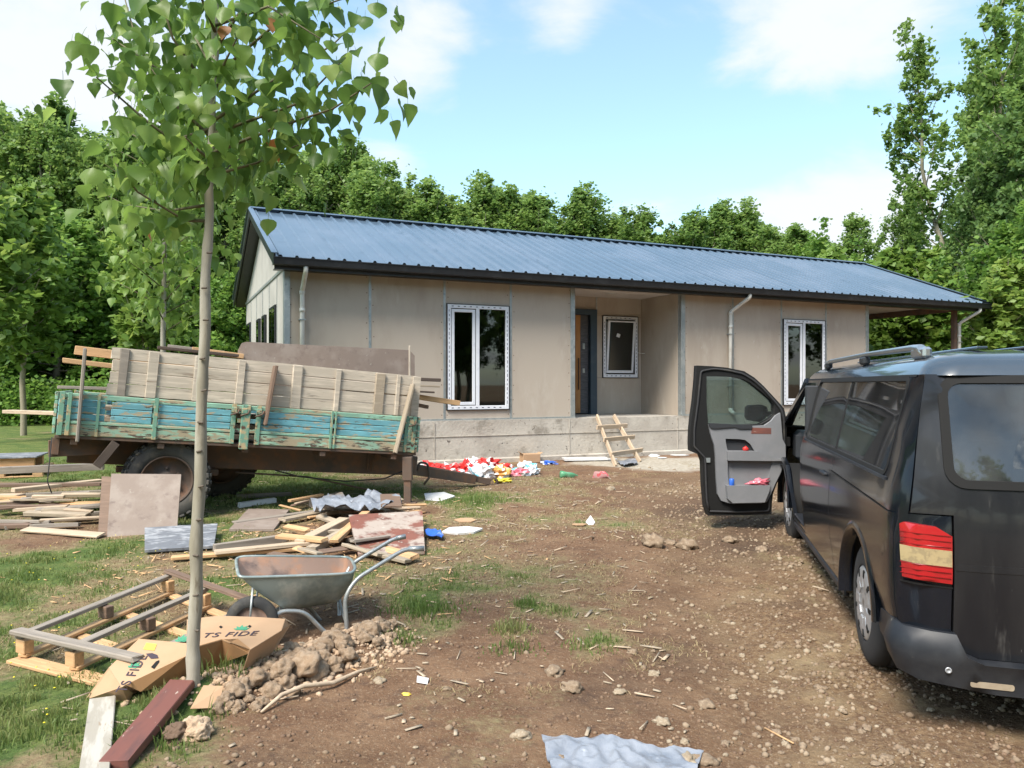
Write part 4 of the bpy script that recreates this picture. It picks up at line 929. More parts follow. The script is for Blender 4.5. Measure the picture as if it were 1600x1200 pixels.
# ---------------------------------------------------------------- farm trailer
TA=R(25.7); FRT=Matrix.Translation((-4.832,8.106,1.085))@Matrix.Rotation(TA,4,'Z')@Matrix.Rotation(R(4.96),4,'Y')
def tx(px):
    r=(px-800)/F; return ((-4.43-r*8.3)/(r*.434-.901))+.446
FR[0]=FRT
tr=thing('farm_trailer','old farm trailer with peeling blue and green sides and raised grey board walls','trailer',(2,.9,-1.0))
TL=4.02; TD=1.9
def tline(px,py,y=0): # trailer-local point seen at this pixel on plane local y
    m=FRT.inverted(); o=m@Vector((0,0,CAMZ)); d=m.to_3x3()@Vector(((px-800)/F,1,(600-py)/F)); t=(y-o.y)/d.y; p=o+d*t; return p
for yy,nm in ((0,'near'),(TD,'far')):
    s=1 if yy==0 else -1; y0,y1=(0,.04) if yy==0 else (TD-.04,TD)
    for a,b in ((.0,.46),(.50,tx(236)),(tx(243),tx(360)),(tx(400),tx(516)),(tx(524),TL-.12)):
        for k in range(3):
            z0=.165+k*.075; box('side_board',a+.01,b-.01,y0+.012,y1-.006,z0,z0+.070,MT['paint_blue'],tr,.006,.0015)
    box('side_board',.03,TL-.03,y0+.010,y1-.004,.395,.45,MT['paint_green'],tr,.006,.002)
    for a,b in ((.02,tx(362)),(tx(400),TL)): box('bottom_rail',a,b,y0-.004,y1,.0,.125,MT['paint_lower'],tr,.01,.003)
    for a,b in ((.02,tx(362)),(tx(400),TL)): box('hinge_rail',a,b,y0-.010*s,y1,.128,.158,MT['paint_green'],tr,.004)
    box('deck_edge',0,TL,y0+.01,y1+.02*s,-.035,-.003,MT['rust_brown'],tr,.004)
    for px,w in ((92,.05),(104,.04),(150,.03),(240,.045),(362,.05),(401,.055),(516,.028),(522,.02),(633,.04),(645,.05)):
        x=tx(px); box('upright',x-w/2,x+w/2,y0-.022,y0-.004,.0,.46,MT['steel_green'],tr,.003)
    x=tx(381); box('centre_post',x-.05,x+.05,y0-.045,y0+.01,-.06,.46,MT['steel_green'],tr,.008)
    for px in (378,362,401,640): 
        x=tx(px); tube('latch',[(x-.04,y0-.05,.33),(x+.04,y0-.05,.36),(x+.05,y0-.05,.40)],.011,MT['rust_brown'],tr,6); box('latch_plate',x-.03,x+.03,y0-.05,y0-.02,.36,.42,MT['steel_green'],tr)
for x0,x1 in ((-.03,.0),(TL,TL+.03)):
    for k in range(5): box('end_board',x0,x1,.03,TD-.03,.01+k*.09,.095+k*.09,MT['paint_green'],tr,.005,.002)
box('deck',0.01,TL-.01,.05,TD-.05,-.02,-.001,MT['wood_dark'],tr,0)
# raised side of four broad boards with battens
xa,xb=tx(160),tx(645)
zt=.985; zb=.455
for k in range(4):
    h=(zt-zb)/4; z0=zb+k*h; dx=(.0,.015,.03,.012)[k]
    box('raised_board',xa+dx*1,xb-.02+dx,.05,.078,z0+.004,z0+h-.004,MT['wood_board'],tr,.004,.004)
    box('raised_board',xa+dx*1,xb-.02+dx,TD-.078,TD-.05,z0+.004,z0+h-.004,MT['wood_board'],tr,.004,.004)
for px,w,m in ((183,.09,'wood_grey'),(229,.10,'wood_board'),(300,.075,'wood_board'),(368,.075,'wood_board'),(457,.11,'wood_board'),(522,.065,'wood_board'),(588,.12,'wood_weather'),(617,.045,'wood_board'),(645,.10,'wood_board')):
    x=tx(px); box('batten',x-w/2,x+w/2,.022,.048,zb+.005,zt-.012,MT[m],tr,.004,.004)
for k,(a,b,w,m,nm) in enumerate((((133,545),(121,690),.15,'wood_grey','stake'),((431,571),(414,664),.15,'wood_brown','stake'),((645,600),(617,708),.12,'wood_weather','stake'))):
    p=tline(*a,-.035); q=tline(*b,-.035); beam('stake',p,q,.035,w,MT[m],tr,up=(0,1,0),roll=R(90) if False else 0,bev=.008,wob=.004)
# chassis
for y in (.50,1.30): box('chassis_rail',.1,4.15,y,y+.08,-.34,-.05,MT['rust_brown'],tr,.01)
for x in (.15,1.0,1.9,2.8,3.7): box('cross_member',x,x+.07,.03,TD-.03,-.10,-.037,MT['rust_brown'],tr,.005)
for y,s in ((.54,1),(1.34,-1)): beam('draw_bar',(3.9,y,-.24),(5.25,.94+.03*s*-1,-.40),.08,.13,MT['rust_brown'],tr)
beam('draw_bar_tip',(5.1,.94,-.37),(5.50,.94,-.43),.09,.09,MT['rust_brown'],tr); lathe('hitch_ring',[(-.02,.05),(.02,.05),(.02,.085),(-.02,.085),(-.02,.05)],MT['rust_brown'],tr,20,Matrix.Translation((5.56,.94,-.44))@Matrix.Rotation(R(90),4,'Z'))
box('cross_member',4.1,4.2,.45,1.43,-.33,-.08,MT['rust_brown'],tr,.01)
for px in (577,585): 
    p=tline(px,700,.45); tube('u_bolt',[(p.x,.46,-.05),(p.x,.46,-.30)],.012,MT['rust_brown'],tr,6)
tube('brake_hose',[tline(430,735,.45),tline(470,745,.45),tline(540,752,.4),tline(600,748,.4),tline(632,735,.3)],.009,MT['rubber'],tr,6)
tube('tie_rod',[tline(368,738,.5),tline(480,745,.5),tline(575,765,.5)],.012,MT['rust_brown'],tr,6)
tube('crank_handle',[tline(652,735,.6),tline(655,722,.6),tline(668,724,.6),tline(672,745,.6),tline(662,757,.6)],.016,MT['rust_brown'],tr,8,bend=.05)
# skid at the rear left and mudguard board
p=tline(158,712,.15);q=tline(146,728,.15); beam('mud_flap',tline(182,690,.15),tline(152,727,.15),.30,.09,MT['wood_dark'],tr)
box('rear_hanger',-.02,.05,.1,TD-.1,-.22,-.04,MT['rust_brown'],tr); beam('rear_board',(-.05,.12,-.16),(.62,.3,-.10),.03,.18,MT['rust_brown'],tr)
tube('light_cable',[(-.02,.02,-.03),(-.02,.02,-.5),(.03,.02,-.62)],.006,MT['rubber'],tr,5)
FR[0]=Matrix.Identity(4)
# jack stand and wheels stand straight up
st=tline(637,720,.06); stw=FRT@st; gz=g1(stw.x,stw.y)
stw=at(637,716,9.78)
box('jack_leg',stw.x-.045,stw.x+.045,stw.y-.045,stw.y+.045,g1(stw.x,stw.y)+.01,stw.z,MT['rust_brown'],tr,.006); box('jack_foot',stw.x-.11,stw.x+.11,stw.y-.08,stw.y+.08,g1(stw.x,stw.y)-.01,g1(stw.x,stw.y)+.012,MT['rust_brown'],tr,.003); box('jack_sleeve',stw.x-.06,stw.x+.06,stw.y-.06,stw.y+.06,stw.z-.28,stw.z+.02,MT['rust_brown'],tr,.006)
def twheel(lx,ly):
    P=FRT@Vector((lx,ly,0)); r=.475; z=g1(P.x,P.y)+r-.02
    fr=Matrix.Translation((P.x,P.y,z))@Matrix.Rotation(TA+R(90),4,'Z')
    FR[0]=fr
    w=lathe('wheel',[(.03,.28),(.01,.30),(-.0,.34),(.0,.40),(.015,.44),(.04,.458),(.19,.458),(.215,.44),(.23,.40),(.23,.34),(.22,.30),(.2,.28)],MT['tyre_dusty'],tr,56)
    lug=boxmesh(.085,.045,.030,MT['tyre_dusty'],.006); lug2=boxmesh(.045,.055,.022,MT['tyre_dusty'],.006)
    for k in range(34):
        a=2*math.pi*k/34
        mkd('tread_lug',lug,w,Matrix.Rotation(a,4,'X')@Matrix.Translation((.062,0,.462)));mkd('tread_lug',lug,w,Matrix.Rotation(a+.09,4,'X')@Matrix.Translation((.168,0,.462)))
        mkd('tread_lug',lug2,w,Matrix.Rotation(a,4,'X')@Matrix.Translation((.012,0,.425))@Matrix.Rotation(R(60),4,'Y'))
    lathe('rim',[(.04,.285),(.02,.283),(.015,.268),(.06,.262),(.10,.25),(.115,.18),(.09,.10),(.06,.09),(.05,.0)],MT['rust_brown'],w,40)
    for k in range(6):
        a=k*math.pi/3; mkd('wheel_nut',boxmesh(.03,.03,.03,MT['rust_brown'],.005),w,Matrix.Rotation(a,4,'X')@Matrix.Translation((.085,0,.14)))
    FR[0]=Matrix.Identity(4)
M('dummy',(.1,.1,.1))
# local +X of the wheel frame points back to the trailer's far side, so the outer face is at x=0 (near side)
twheel(tx(262)+.0,.10); twheel(1.80,1.55)
FR[0]=FRT; box('axle_box',1.0,1.2,.3,1.6,-.42,-.34,MT['rust_brown'],tr,.01); box('leaf_spring',.6,1.7,.42,.50,-.42,-.345,MT['rust_brown'],tr,.01)
# ---------------------------------------------------------------- the load on the trailer
def loadboard(nm,label,cat,a,b,w,h,mat,group=None,roll=0,y=None,wob=.002):
    o=beam(nm,a,b,w,h,MT[mat],None,roll=roll,bev=.004,wob=wob); return tag(o,label,cat,group)
def tl(px,py,y): return tline(px,py,y)
sh=[tl(372,600,.95),tl(372,548,.95),tl(378,536,.95),tl(385,534,.95),tl(640,547,.95),tl(648,556,.95),tl(648,630,.95)]
P2=[(p.x,p.z) for p in sh]
o=sheet('formwork_panel',P2,[],lambda x,z:Vector((x,.95,z)),lambda x,z:Vector((x,.975,z)),MT['ply_face'],None,.4,False); tag(o,'long brown plywood panel with rounded corners standing on edge in the trailer','plywood panel')
o=beam('plank',tl(640,540,.8),tl(640,650,.8),.02,.03,MT['wood_board'],None,up=(0,1,0)); tag(o,'thin upright lath at the right end of the standing plywood panel','lath')
gl='timbers lying in the trailer'
for a,b,y,w,h,m,lab in [
  ((117,547),(330,572),.55,.10,.10,'wood_new','thick fresh timber sticking out left of the trailer, the upper one'),
  ((98,563),(330,590),.40,.10,.055,'wood_new','fresh orange board sticking out left of the trailer, the lower one'),
  ((90,605),(330,612),.30,.05,.035,'wood_grey','thin grey lath sticking out left above the blue trailer side'),
  ((645,619),(717,630),.7,.10,.07,'wood_new','bright orange timber sticking out right of the trailer'),
  ((640,630),(668,636),.8,.10,.05,'wood_brown','short brown board end below the orange timber at the trailer right'),
  ((640,592),(686,594),.6,.14,.045,'wood_dark','topmost dark board sticking out right of the trailer'),
  ((640,602),(685,604),.62,.14,.025,'wood_weather','second dark board from the top, sticking out right of the trailer'),
  ((640,611),(677,613),.6,.12,.025,'wood_dark','third dark board from the top, sticking out right of the trailer'),
  ((246,543),(372,556),.65,.24,.03,'wood_dark','thin dark board lying on top of the load, left of the standing panel'),
  ((300,546),(380,557),.9,.12,.06,'wood_new','pale timber end lying beside the thin dark board on the load'),
  ((262,541),(350,551),.9,.10,.04,'wood_grey','grey board on top of the load behind the thin dark board')]:
    A,B=tl(*a,y),tl(*b,y)
    if a[0]>=630: A=A+(A-B).normalized()*.9
    loadboard('timber',lab,'timber',A,B,w,h,m,gl)
for k in range(7):
    z=.06+k*.12; y=.25+.09*(k%3)
    loadboard('timber','board inside the trailer hidden behind the raised side','timber',(.2+.1*k,y+.3,z),(3.7,y+.35,z+.01),.6,.05,'wood_weather',gl)
FR[0]=Matrix.Identity(4)
# ---------------------------------------------------------------- panels and planks on the ground
KO=[]
def gplank(nm,label,cat,a,b,w,h,mat,lift=0.,group=None,wob=.003,roll=0,la=0,lb=0):
    A=gnd(*a);B=gnd(*b); KO.append(((A.x,A.y),(B.x,B.y),w*.55)); A.z=g1(A.x,A.y)+h/2+la+lift; B.z=g1(B.x,B.y)+h/2+lb+lift
    return tag(beam(nm,A,B,w,h,MT[mat],None,bev=.004,wob=wob,roll=roll),label,cat,group)
def slab(nm,label,cat,pts,th,mat,parent=None):
    n=len(pts); c=sum((Vector(p) for p in pts),Vector())/n; KO.append(((pts[0][0],pts[0][1]),(pts[-1][0],pts[-1][1]),.07)); KO.append(((c.x,c.y),(c.x+.01,c.y),min((Vector(pts[0])-Vector(pts[n//2])).length*.4,.25))); nn=(Vector(pts[1])-Vector(pts[0])).cross(Vector(pts[2])-Vector(pts[0])).normalized()
    if nn.z<0: nn=-nn
    pts=[Vector(p) for p in pts]; vs=pts+[p-nn*th for p in pts]
    up=(pts[1]-pts[0]).cross(pts[2]-pts[0]).z>0
    fs=[tuple(range(n)),tuple(range(2*n-1,n-1,-1))]+[(i,i+n,(i+1)%n+n,(i+1)%n) for i in range(n)]
    if not up: fs=[f[::-1] for f in fs]
    # store the mesh about its own centre, long side along X, so that the grain follows it
    e=(pts[1]-pts[0]).normalized(); s=nn.cross(e); m=Matrix((e,s,nn)).transposed().to_4x4(); m=Matrix.Translation(c)@m; mi=m.inverted()
    o=mk(nm,[mi@v for v in vs],fs,MT[mat],parent,mw=m)
    return tag(o,label,cat) if label else o
def leanpanel(nm,label,px0,px1,pyb0,pyb1,pyt,Yoff,mat,th=.02,tilt=.35,lx=0):
    A=gnd(px0,pyb0);B=gnd(px1,pyb1)
    def top(P,px,py):
        d=Vector(((px-800)/F,1,(600-py)/F)); Y=P.y+tilt; return Vector((d.x*Y,Y,CAMZ+d.z*Y))
    return slab(nm,label,'panel',[A,B,top(B,px1+lx,pyt),top(A,px0+lx,pyt-1)],th,mat)
leanpanel('formwork_panel','square grey-brown plywood panel leaning against the trailer wheel',167,276,839,834,741,.3,'ply_face',lx=7)
leanpanel('board','narrow brown board standing behind the left edge of the leaning plywood panel',153,170,838,838,745,.3,'wood_brown',lx=6)
slab('panel','flat light brown board lying on the grass right of the trailer wheel','panel',[gnd(358,831)+Vector((0,0,.03)),gnd(428,831)+Vector((0,0,.03)),gnd(452,801)+Vector((0,0,.04)),gnd(388,800)+Vector((0,0,.04))],.025,'ply_face')
slab('panel','blue-grey weathered board lying flat behind the poplar trunk','panel',[gnd(226,868)+Vector((0,0,.05)),gnd(334,861)+Vector((0,0,.05)),gnd(340,836)+Vector((0,0,.12)),gnd(226,843)+Vector((0,0,.12))],.025,'ply_grey')
slab('formwork_panel','plywood panel with red and white worn face tilted on the scrap heap behind the wheelbarrow','panel',[gnd(560,874)+Vector((0,0,.05)),gnd(664,868)+Vector((0,0,.04)),gnd(660,821)+Vector((0,0,.16)),gnd(545,838)+Vector((0,0,.22))],.03,'ply_red')
slab('formwork_panel','small purple-brown plywood offcut on top of the scrap heap','panel',[gnd(595,822)+Vector((0,0,.22)),gnd(628,822)+Vector((0,0,.22)),gnd(624,806)+Vector((0,0,.26)),gnd(594,807)+Vector((0,0,.26))],.02,'wood_brown')
P=gnd
gplank('timber','round grey log end lying right of the blue-grey board','timber',(335,862),(445,846),.07,.07,'wood_grey')
gplank('timber','long fresh board lying on the grass behind the wheelbarrow tray','timber',(268,878),(480,862),.09,.03,'wood_new',lift=.02)
gplank('timber','second long pale board lying just behind the wheelbarrow','timber',(335,876),(530,856),.10,.03,'wood_pale',lift=.06)
gplank('timber','thick split timber raised on the scrap heap behind the wheelbarrow','timber',(468,862),(538,832),.11,.07,'wood_pale',lift=.04,la=.0,lb=.05)
gplank('timber','second thick timber lying against the split one in the scrap heap','timber',(485,868),(550,840),.10,.06,'wood_weather',lift=.02,lb=.05)
gplank('timber','fresh timber lying slantwise across the scrap heap','timber',(522,862),(572,822),.09,.035,'wood_new',lift=.08,lb=.05)
gplank('timber','weathered board half under the clear plastic on the scrap heap','timber',(440,820),(540,800),.12,.03,'wood_weather',lift=.04)
gplank('timber','grey plank lying on the grass left of the scrap heap','timber',(365,822),(520,800),.10,.03,'wood_grey',lift=.02)
gplank('timber','board with pointed end lying under the trailer draw bar','timber',(535,785),(612,790),.12,.03,'wood_weather')
gplank('timber','short white square bar lying in the grass under the trailer','timber',(373,793),(430,785),.08,.06,'white_sheet')
gplank('timber','broad grey board end in the shade under the trailer, tipped with white','timber',(370,778),(455,774),.14,.04,'wood_grey')
gplank('timber','pale plank in front of the jack foot of the trailer','timber',(560,800),(655,793),.12,.025,'wood_pale')
gplank('timber','straight brown plank on the ground beside the jack foot','timber',(610,808),(660,800),.14,.02,'wood_new')
gplank('plank','whitish grey plank lying at the bottom left in front of the cardboard','plank',(142,1200+60),(160,1103),.115,.04,'plank_white',lift=.005)
gplank('plank','red-brown painted plank lying at the bottom left beside the poplar trunk','plank',(178,1205),(285,1075),.125,.04,'plank_red',lift=.005)
gr='loose boards heaped left of the trailer'
rnd.seed(5)
tagl='weathered loose board in the heap at the left edge, left of the leaning panel'
gplank('timber','long thick grey beam on top of the board heap at the left edge','timber',(-60,760),(162,750),.16,.10,'wood_grey',lift=.16,group=gr)
gplank('timber','brown board just under the long grey beam at the left edge','timber',(-60,775),(160,772),.14,.04,'wood_brown',lift=.12,group=gr)
gplank('timber','pale broad board under the long grey beam, sticking out to the right','timber',(20,781),(158,765),.14,.05,'wood_pale',lift=.10,group=gr)
for k in range(34):
    px=rnd.uniform(-40,150); py=rnd.uniform(780,832); ln=rnd.uniform(40,120); an=rnd.gauss(-.08,.14)
    if px+ln>158: px=158-ln
    gplank('timber',tagl,'timber',(px,py),(px+ln,py+ln*math.sin(an)*.35),rnd.uniform(.05,.12),rnd.uniform(.02,.045),rnd.choice(['wood_pale','wood_weather','wood_grey','wood_new','wood_brown','wood_pale']),lift=max(0,(1-abs(py-800)/34))*.10*rnd.random()+.0,group=gr,la=rnd.uniform(0,.05),lb=rnd.uniform(0,.05),roll=rnd.uniform(-.2,.2))
gr='scrap boards in the heap behind the wheelbarrow'
for k in range(34):
    px=rnd.uniform(420,590); py=rnd.uniform(798,878); ln=rnd.uniform(25,85); an=rnd.gauss(0,.5)
    gplank('timber','scrap board lying in the heap behind the wheelbarrow','timber',(px,py),(px+ln,py-ln*math.sin(an)*.4),rnd.uniform(.04,.11),rnd.uniform(.015,.04),rnd.choice(['wood_pale','wood_weather','wood_new','wood_new','wood_brown','wood_grey']),lift=.07*rnd.random(),group=gr,la=rnd.uniform(0,.06),lb=rnd.uniform(0,.06),roll=rnd.uniform(-.3,.3))
def film(nm,label,cat,pts,mat,h=.05,res=.05,seed=1,lift=.015,thin=True):
    v,T=tri2d(pts,[],res); vs=[]
    for x,y in v:
        n=mnoise.fractal(Vector((x*5+seed,y*5,seed)),.8,2,4); n2=1-2.2*abs(mnoise.noise(Vector((x*11,y*7+seed,0))))
        vs.append((x,y,g1(x,y)+lift+h*(.45+.55*n)+h*.5*n2))
    n=len(vs); vs+=[(a,b,c-.004) for a,b,c in vs]; fs=list(T)+[(c+n,b+n,a+n) for a,b,c in T]
    o=mk(nm,vs,fs,MT[mat],None,True); return tag(o,label,cat)
def wpoly(P): return [(gnd(*p).x,gnd(*p).y) for p in P]
film('plastic_sheet','crumpled clear plastic sheet lying over the scrap heap','plastic sheet',wpoly([(482,812),(520,800),(560,806),(575,797),(615,800),(628,812),(600,822),(540,822),(500,826)]),'plastic_film',.12,.05,3,.12)
film('plastic_sheet','torn grey plastic sheet lying on the dirt at the bottom edge of the photo','plastic sheet',wpoly([(846,1157),(880,1162),(922,1167),(928,1163),(1000,1171),(1010,1176),(1075,1176),(1100,1182),(1092,1200),(1085,1240),(1000,1262),(880,1255),(858,1200)]),'plastic_film',.034,.010,8,.008)
# scraps
def scrap(label,cat,px,py,w,d,mat,rot=0,nm='scrap',th=.01,poly=None,tilt=0.0):
    c=gnd(px,py); n=poly or 6; pts=[]
    for k in range(n):
        a=rot+2*math.pi*k/n+rnd.uniform(-.15,.15); rr_=rnd.uniform(.8,1.05); x,y=c.x+math.cos(a)*w*rr_,c.y+math.sin(a)*d*rr_; pts.append(Vector((x,y,g1(x,y)+th+.012+tilt*math.sin(a)*d)))
    zc=pts[0].z; a,b,c3=pts[0],pts[n//3],pts[2*n//3]; nn=(b-a).cross(c3-a)
    for p in pts: p.z=a.z-((p.x-a.x)*nn.x+(p.y-a.y)*nn.y)/nn.z
    return slab(nm,label,cat,pts,th,mat)
scrap('white foam board scrap lying on the grass right of the trailer jack','foam board',684,779,.23,.22,'white_sheet',nm='foam_board',poly=5,th=.02,tilt=.15)
scrap('long white foam board scrap lying behind the blue bag on the dirt','foam board',723,832,.22,.13,'white_sheet',nm='foam_board',rot=.3,poly=6,th=.02,tilt=.1)
scrap('small white carton piece standing alone in the middle of the dirt yard','carton piece',923,819,.055,.06,'white_sheet',poly=4,nm='carton_piece',th=.02,tilt=.9)
scrap('torn brown paper lying left of the small white carton piece','paper',905,822,.09,.05,'cardboard',nm='paper')
scrap('crumpled brown paper lying behind the long white foam scrap','paper',727,815,.13,.07,'cardboard',nm='paper',tilt=.2)
slab('sachet','small blue and white sachet lying on bare dirt in the foreground','sachet',[p+Vector((0,0,.012)) for p in (gnd(651,1068),gnd(668,1071),gnd(670,1063),gnd(652,1059))],.006,'bag_white')
o=gplank('sachet','small yellow wrapper end lying near the blue and white sachet','wrapper',(629,1086),(641,1087),.02,.012,'yellow_label')
slab('cardboard_piece','square piece of flat cardboard right of the poplar trunk base','cardboard',[p+Vector((0,0,.02)) for p in (gnd(297,1114),gnd(342,1112),gnd(349,1078),gnd(318,1077))],.004,'cardboard')
def clump(label,cat,px,py,size,mat,nm,seed,amp=.5,lift=.3,Y=None,flat=1):
    c=gnd(px,py); V_,F_=lump(ICO4,size,seed,amp*.7,1.7); V_[:,2]=np.maximum(V_[:,2],-size[2]*.4)
    o=mk(nm,V_,F_,MT[mat],None,True,Matrix.Translation((c.x,c.y,c.z+size[2]*lift))); return tag(o,label,cat)
film('plastic_bag','small blue plastic bag lying beside the red and white worn panel','plastic bag',wpoly([(663,838),(680,836),(694,842),(690,847),(668,844)]),'bag_blue',.05,.03,5,.02)
gb='plastic bags dumped along the foundation'
bags=[((655,722,692,745),'red','red plastic bag at the left end of the row along the foundation'),((690,724,722,744),'red','second red plastic bag from the left along the foundation'),
((716,720,738,744),'red','third red plastic bag from the left along the foundation'),((672,738,700,748),'cyan','flat pale blue film under the left red bags'),((738,724,772,748),'white','large white plastic bag in the middle of the bag row'),
((746,716,778,732),'red','red bag lying on top of the large white bag'),((766,728,794,748),'orange','orange and white bag right of the large white bag'),((790,732,812,746),'cyan','small blue bag among the pink ones'),
((800,732,828,746),'pink','pink and white bag near the right end of the row'),((822,724,842,744),'cyan','light blue bag at the right end of the bag row'),((700,740,735,748),'white','white film in front of the red bags'),((845,722,868,728),'blue','spread dark blue plastic bag by the foundation right of the carton'),
((772,748,796,757),'yellow','bright yellow bag lying in front of the bag row'),((728,716,750,730),'white','white bag behind the third red bag'),((782,724,800,736),'red','small red bag behind the orange one'),((812,722,830,734),'white','white bag behind the pink one')]
for k,((x0,y0,x1,y1),c,lab) in enumerate(bags):
    g=gnd((x0+x1)/2,y1-3); w=(x1-x0)/2/F*g.y*1.1; h=(y1-y0)/F*g.y*.55
    V_,F_=lump(ICO3,(w,w*.8,h),k*3+2,.75,2.6)
    mats=[MT['bag_'+c],MT['bag_white' if c!='white' else 'bag_cyan']]
    mi=[1 if mnoise.noise(Vector(V_[f[0]])*9+Vector((k,0,0)))>(.18 if c in('red','pink','cyan','orange') else .42) else 0 for f in F_]
    o=mk('plastic_bag',V_,F_,None,None,False,Matrix.Translation((g.x,g.y,g.z+h*.45)),mats,mi); tag(o,lab,'plastic bag',gb)
g=gnd(828,722); ctn=thing('carton','small open brown carton standing by the foundation','carton',g)
FRs=FR[0]; FR[0]=Matrix.Translation((g.x,g.y,g.z))@Matrix.Rotation(.3,4,'Z')
box('carton_body',-.17,.17,-.12,.12,0,.16,MT['cardboard'],ctn,.004); beam('flap',(-.17,-.12,.16),(-.17,.10,.17),.12,.004,MT['cardboard'],ctn,roll=.6); beam('flap',(.17,-.12,.16),(.17,.12,.15),.12,.004,MT['cardboard'],ctn,roll=-.5); FR[0]=FRs
gplank('board','long white board lying at the foot of the foundation left of the ladder','board',(880,721),(948,720),.20,.05,'white_sheet',lift=.02)
gplank('board','thin second white board reaching the ladder foot','board',(925,721),(962,719),.12,.03,'white_sheet',lift=.01)
M('pet_green',(.10,.34,.18),[((.2,.42,.28),12,.5,.65)],.2,alpha=.75); M('pet_pink',(.50,.28,.28),[((.6,.08,.1),6,.55,.6)],.25,alpha=.8)
def bottle(label,px,py,mat,rot,L_=.30,r=.055):
    g=gnd(px,py); FR[0]=Matrix.Translation((g.x,g.y,g.z+r*.8))@Matrix.Rotation(rot,4,'Z')
    o=lathe('plastic_bottle',[(-L_/2,0),(-L_/2,r*.8),(-L_/2+.02,r),(-.03,r*.88),(0,r),(L_*.22,r),(L_*.38,r*.5),(L_*.44,r*.3),(L_*.5,r*.3),(L_*.5,0)],MT[mat],None,26); FR[0]=Matrix.Identity(4)
    for v in o.data.vertices:
        q=v.co*9+Vector((px,0,0)); v.co+=Vector((mnoise.noise(q)*.03,mnoise.noise(q+Vector((5,0,0)))*.045,mnoise.noise(q+Vector((0,7,0)))*.035-.012*abs(v.co.x)*6))
    tag(o,label,'bottle'); return o
bottle('crushed green plastic bottle lying on the dirt in front of the house','888' and 888,746,'pet_green',.1,.30,.055)
bottle('pink and clear plastic bottle lying on the dirt below the ladder',940,747,'pet_pink',-.5,.27,.05)
scrap('white paper scrap lying in the pale slurry near the van door','paper',1062,712,.22,.10,'white_sheet',nm='paper'); scrap('white foil scrap right of the ladder foot','paper',1022,713,.12,.07,'white_sheet',nm='paper',tilt=.4)
scrap('small white paper right of the ladder','paper',1035,716,.1,.06,'white_sheet',nm='paper'); film('plastic_sheet','grey plastic scrap lying between the ladder feet','plastic sheet',wpoly([(964,724),(992,720),(996,727),(975,731)]),'plastic_film',.05,.06,6)
scrap('flat white paper lying in the grass left behind the trailer','paper',140,723,.14,.1,'white_sheet',nm='paper'); scrap('white film lying on the grass left of the mud flap','paper',122,722,.12,.05,'white_sheet',nm='paper'); scrap('white paper behind the trailer wheel','paper',372,745,.14,.1,'white_sheet',nm='paper')
# long sawn plank resting behind the rear left corner of the trailer
tag(beam('plank',at(12,643,11.2),at(100,646,10.6),.16,.05,MT['wood_pale'],None),'pale plank sticking out to the left behind the trailer, above the grass','plank')
tag(beam('plank_support',at(60,650,11),at(60,712,11),.1,.1,MT['wood_grey'],None,up=(0,1,0)),'x','post') if False else None
# far pallet on the left with boards on it
g=gnd(22,742); pal2=thing('pallet','wooden pallet with a grey panel on top at the far left edge','pallet',g)
FR[0]=Matrix.Translation((g.x-.1,g.y,g.z))@Matrix.Rotation(R(20),4,'Z')
for y in (-.45,0,.45): 
    box('bottom_board',-.6,.6,y-.05,y+.05,.0,.022,MT['wood_new'],pal2)
    for x in (-.52,0,.52): box('block',x-.07,x+.07,y-.05,y+.05,.023,.11,MT['wood_new'],pal2)
for i in range(7): box('deck_board',-.6+i*.175,-.49+i*.175,-.5,.5,.112,.134,MT['wood_new'],pal2)
FRs=FR[0]; o=box('panel',-.55,.5,-.45,.4,.30,.325,MT['ply_grey'],None); tag(o,'grey panel lying on the timber on the far left pallet','panel')
o=box('timber',-.6,.45,-.4,-.3,.136,.298,MT['wood_new'],None); tag(o,'orange timber under the grey panel on the far left pallet','timber')
o=box('timber',-.6,.45,.2,.3,.136,.298,MT['wood_new'],None); tag(o,'rear timber under the grey panel on the far left pallet','timber')
FR[0]=Matrix.Identity(4)
# ---------------------------------------------------------------- pallet frame in the foreground
NL,BL=Vector((-2.87,4.46,0)),Vector((-2.60,5.82,0)); NR,BR=Vector((-1.95,3.98,0)),Vector((-1.69,5.05,0))
def pb(u,v,z): # u along near edge, v away
    p=NL.lerp(NR,u).lerp(BL.lerp(BR,u),v); p.z=z+g1(p.x,p.y); return p
pal=thing('open_pallet','big open timber pallet frame lying in the grass behind the cardboard','pallet',pb(.5,.5,0))
for u in (0,.46,.97): beam('top_bar',pb(u,0,.150),pb(u,1.0,.150),.055,.028,MT['wood_grey'],pal,wob=.003); 
beam('end_bar',pb(-.02,0,.183),pb(1.02,0,.183),.070,.026,MT['wood_grey'],pal,wob=.003); beam('end_bar',pb(-.02,1,.183),pb(1.02,1,.183),.055,.024,MT['wood_brown'],pal,wob=.003)
for u in (.04,.5,.94): beam('bottom_bar',pb(u,.0,.045),pb(u,1,.045),.060,.022,MT['wood_new'],pal)
for v in (0,.32,.64,.985): beam('cross_board',pb(-.02,v,.018),pb(1.02,v,.018),.070 if v else .11,.022,MT['wood_new'],pal)
for u in (.03,.48,.95):
    for v in (.02,.5,.97):
        p=pb(u,v,.095); mkd('block',boxmesh(.085,.06,.078,MT['wood_brown' if v==.5 else 'wood_new'],.004),pal,Matrix.Translation(p)@Matrix.Rotation(math.atan2(NR.y-NL.y,NR.x-NL.x),4,'Z'))
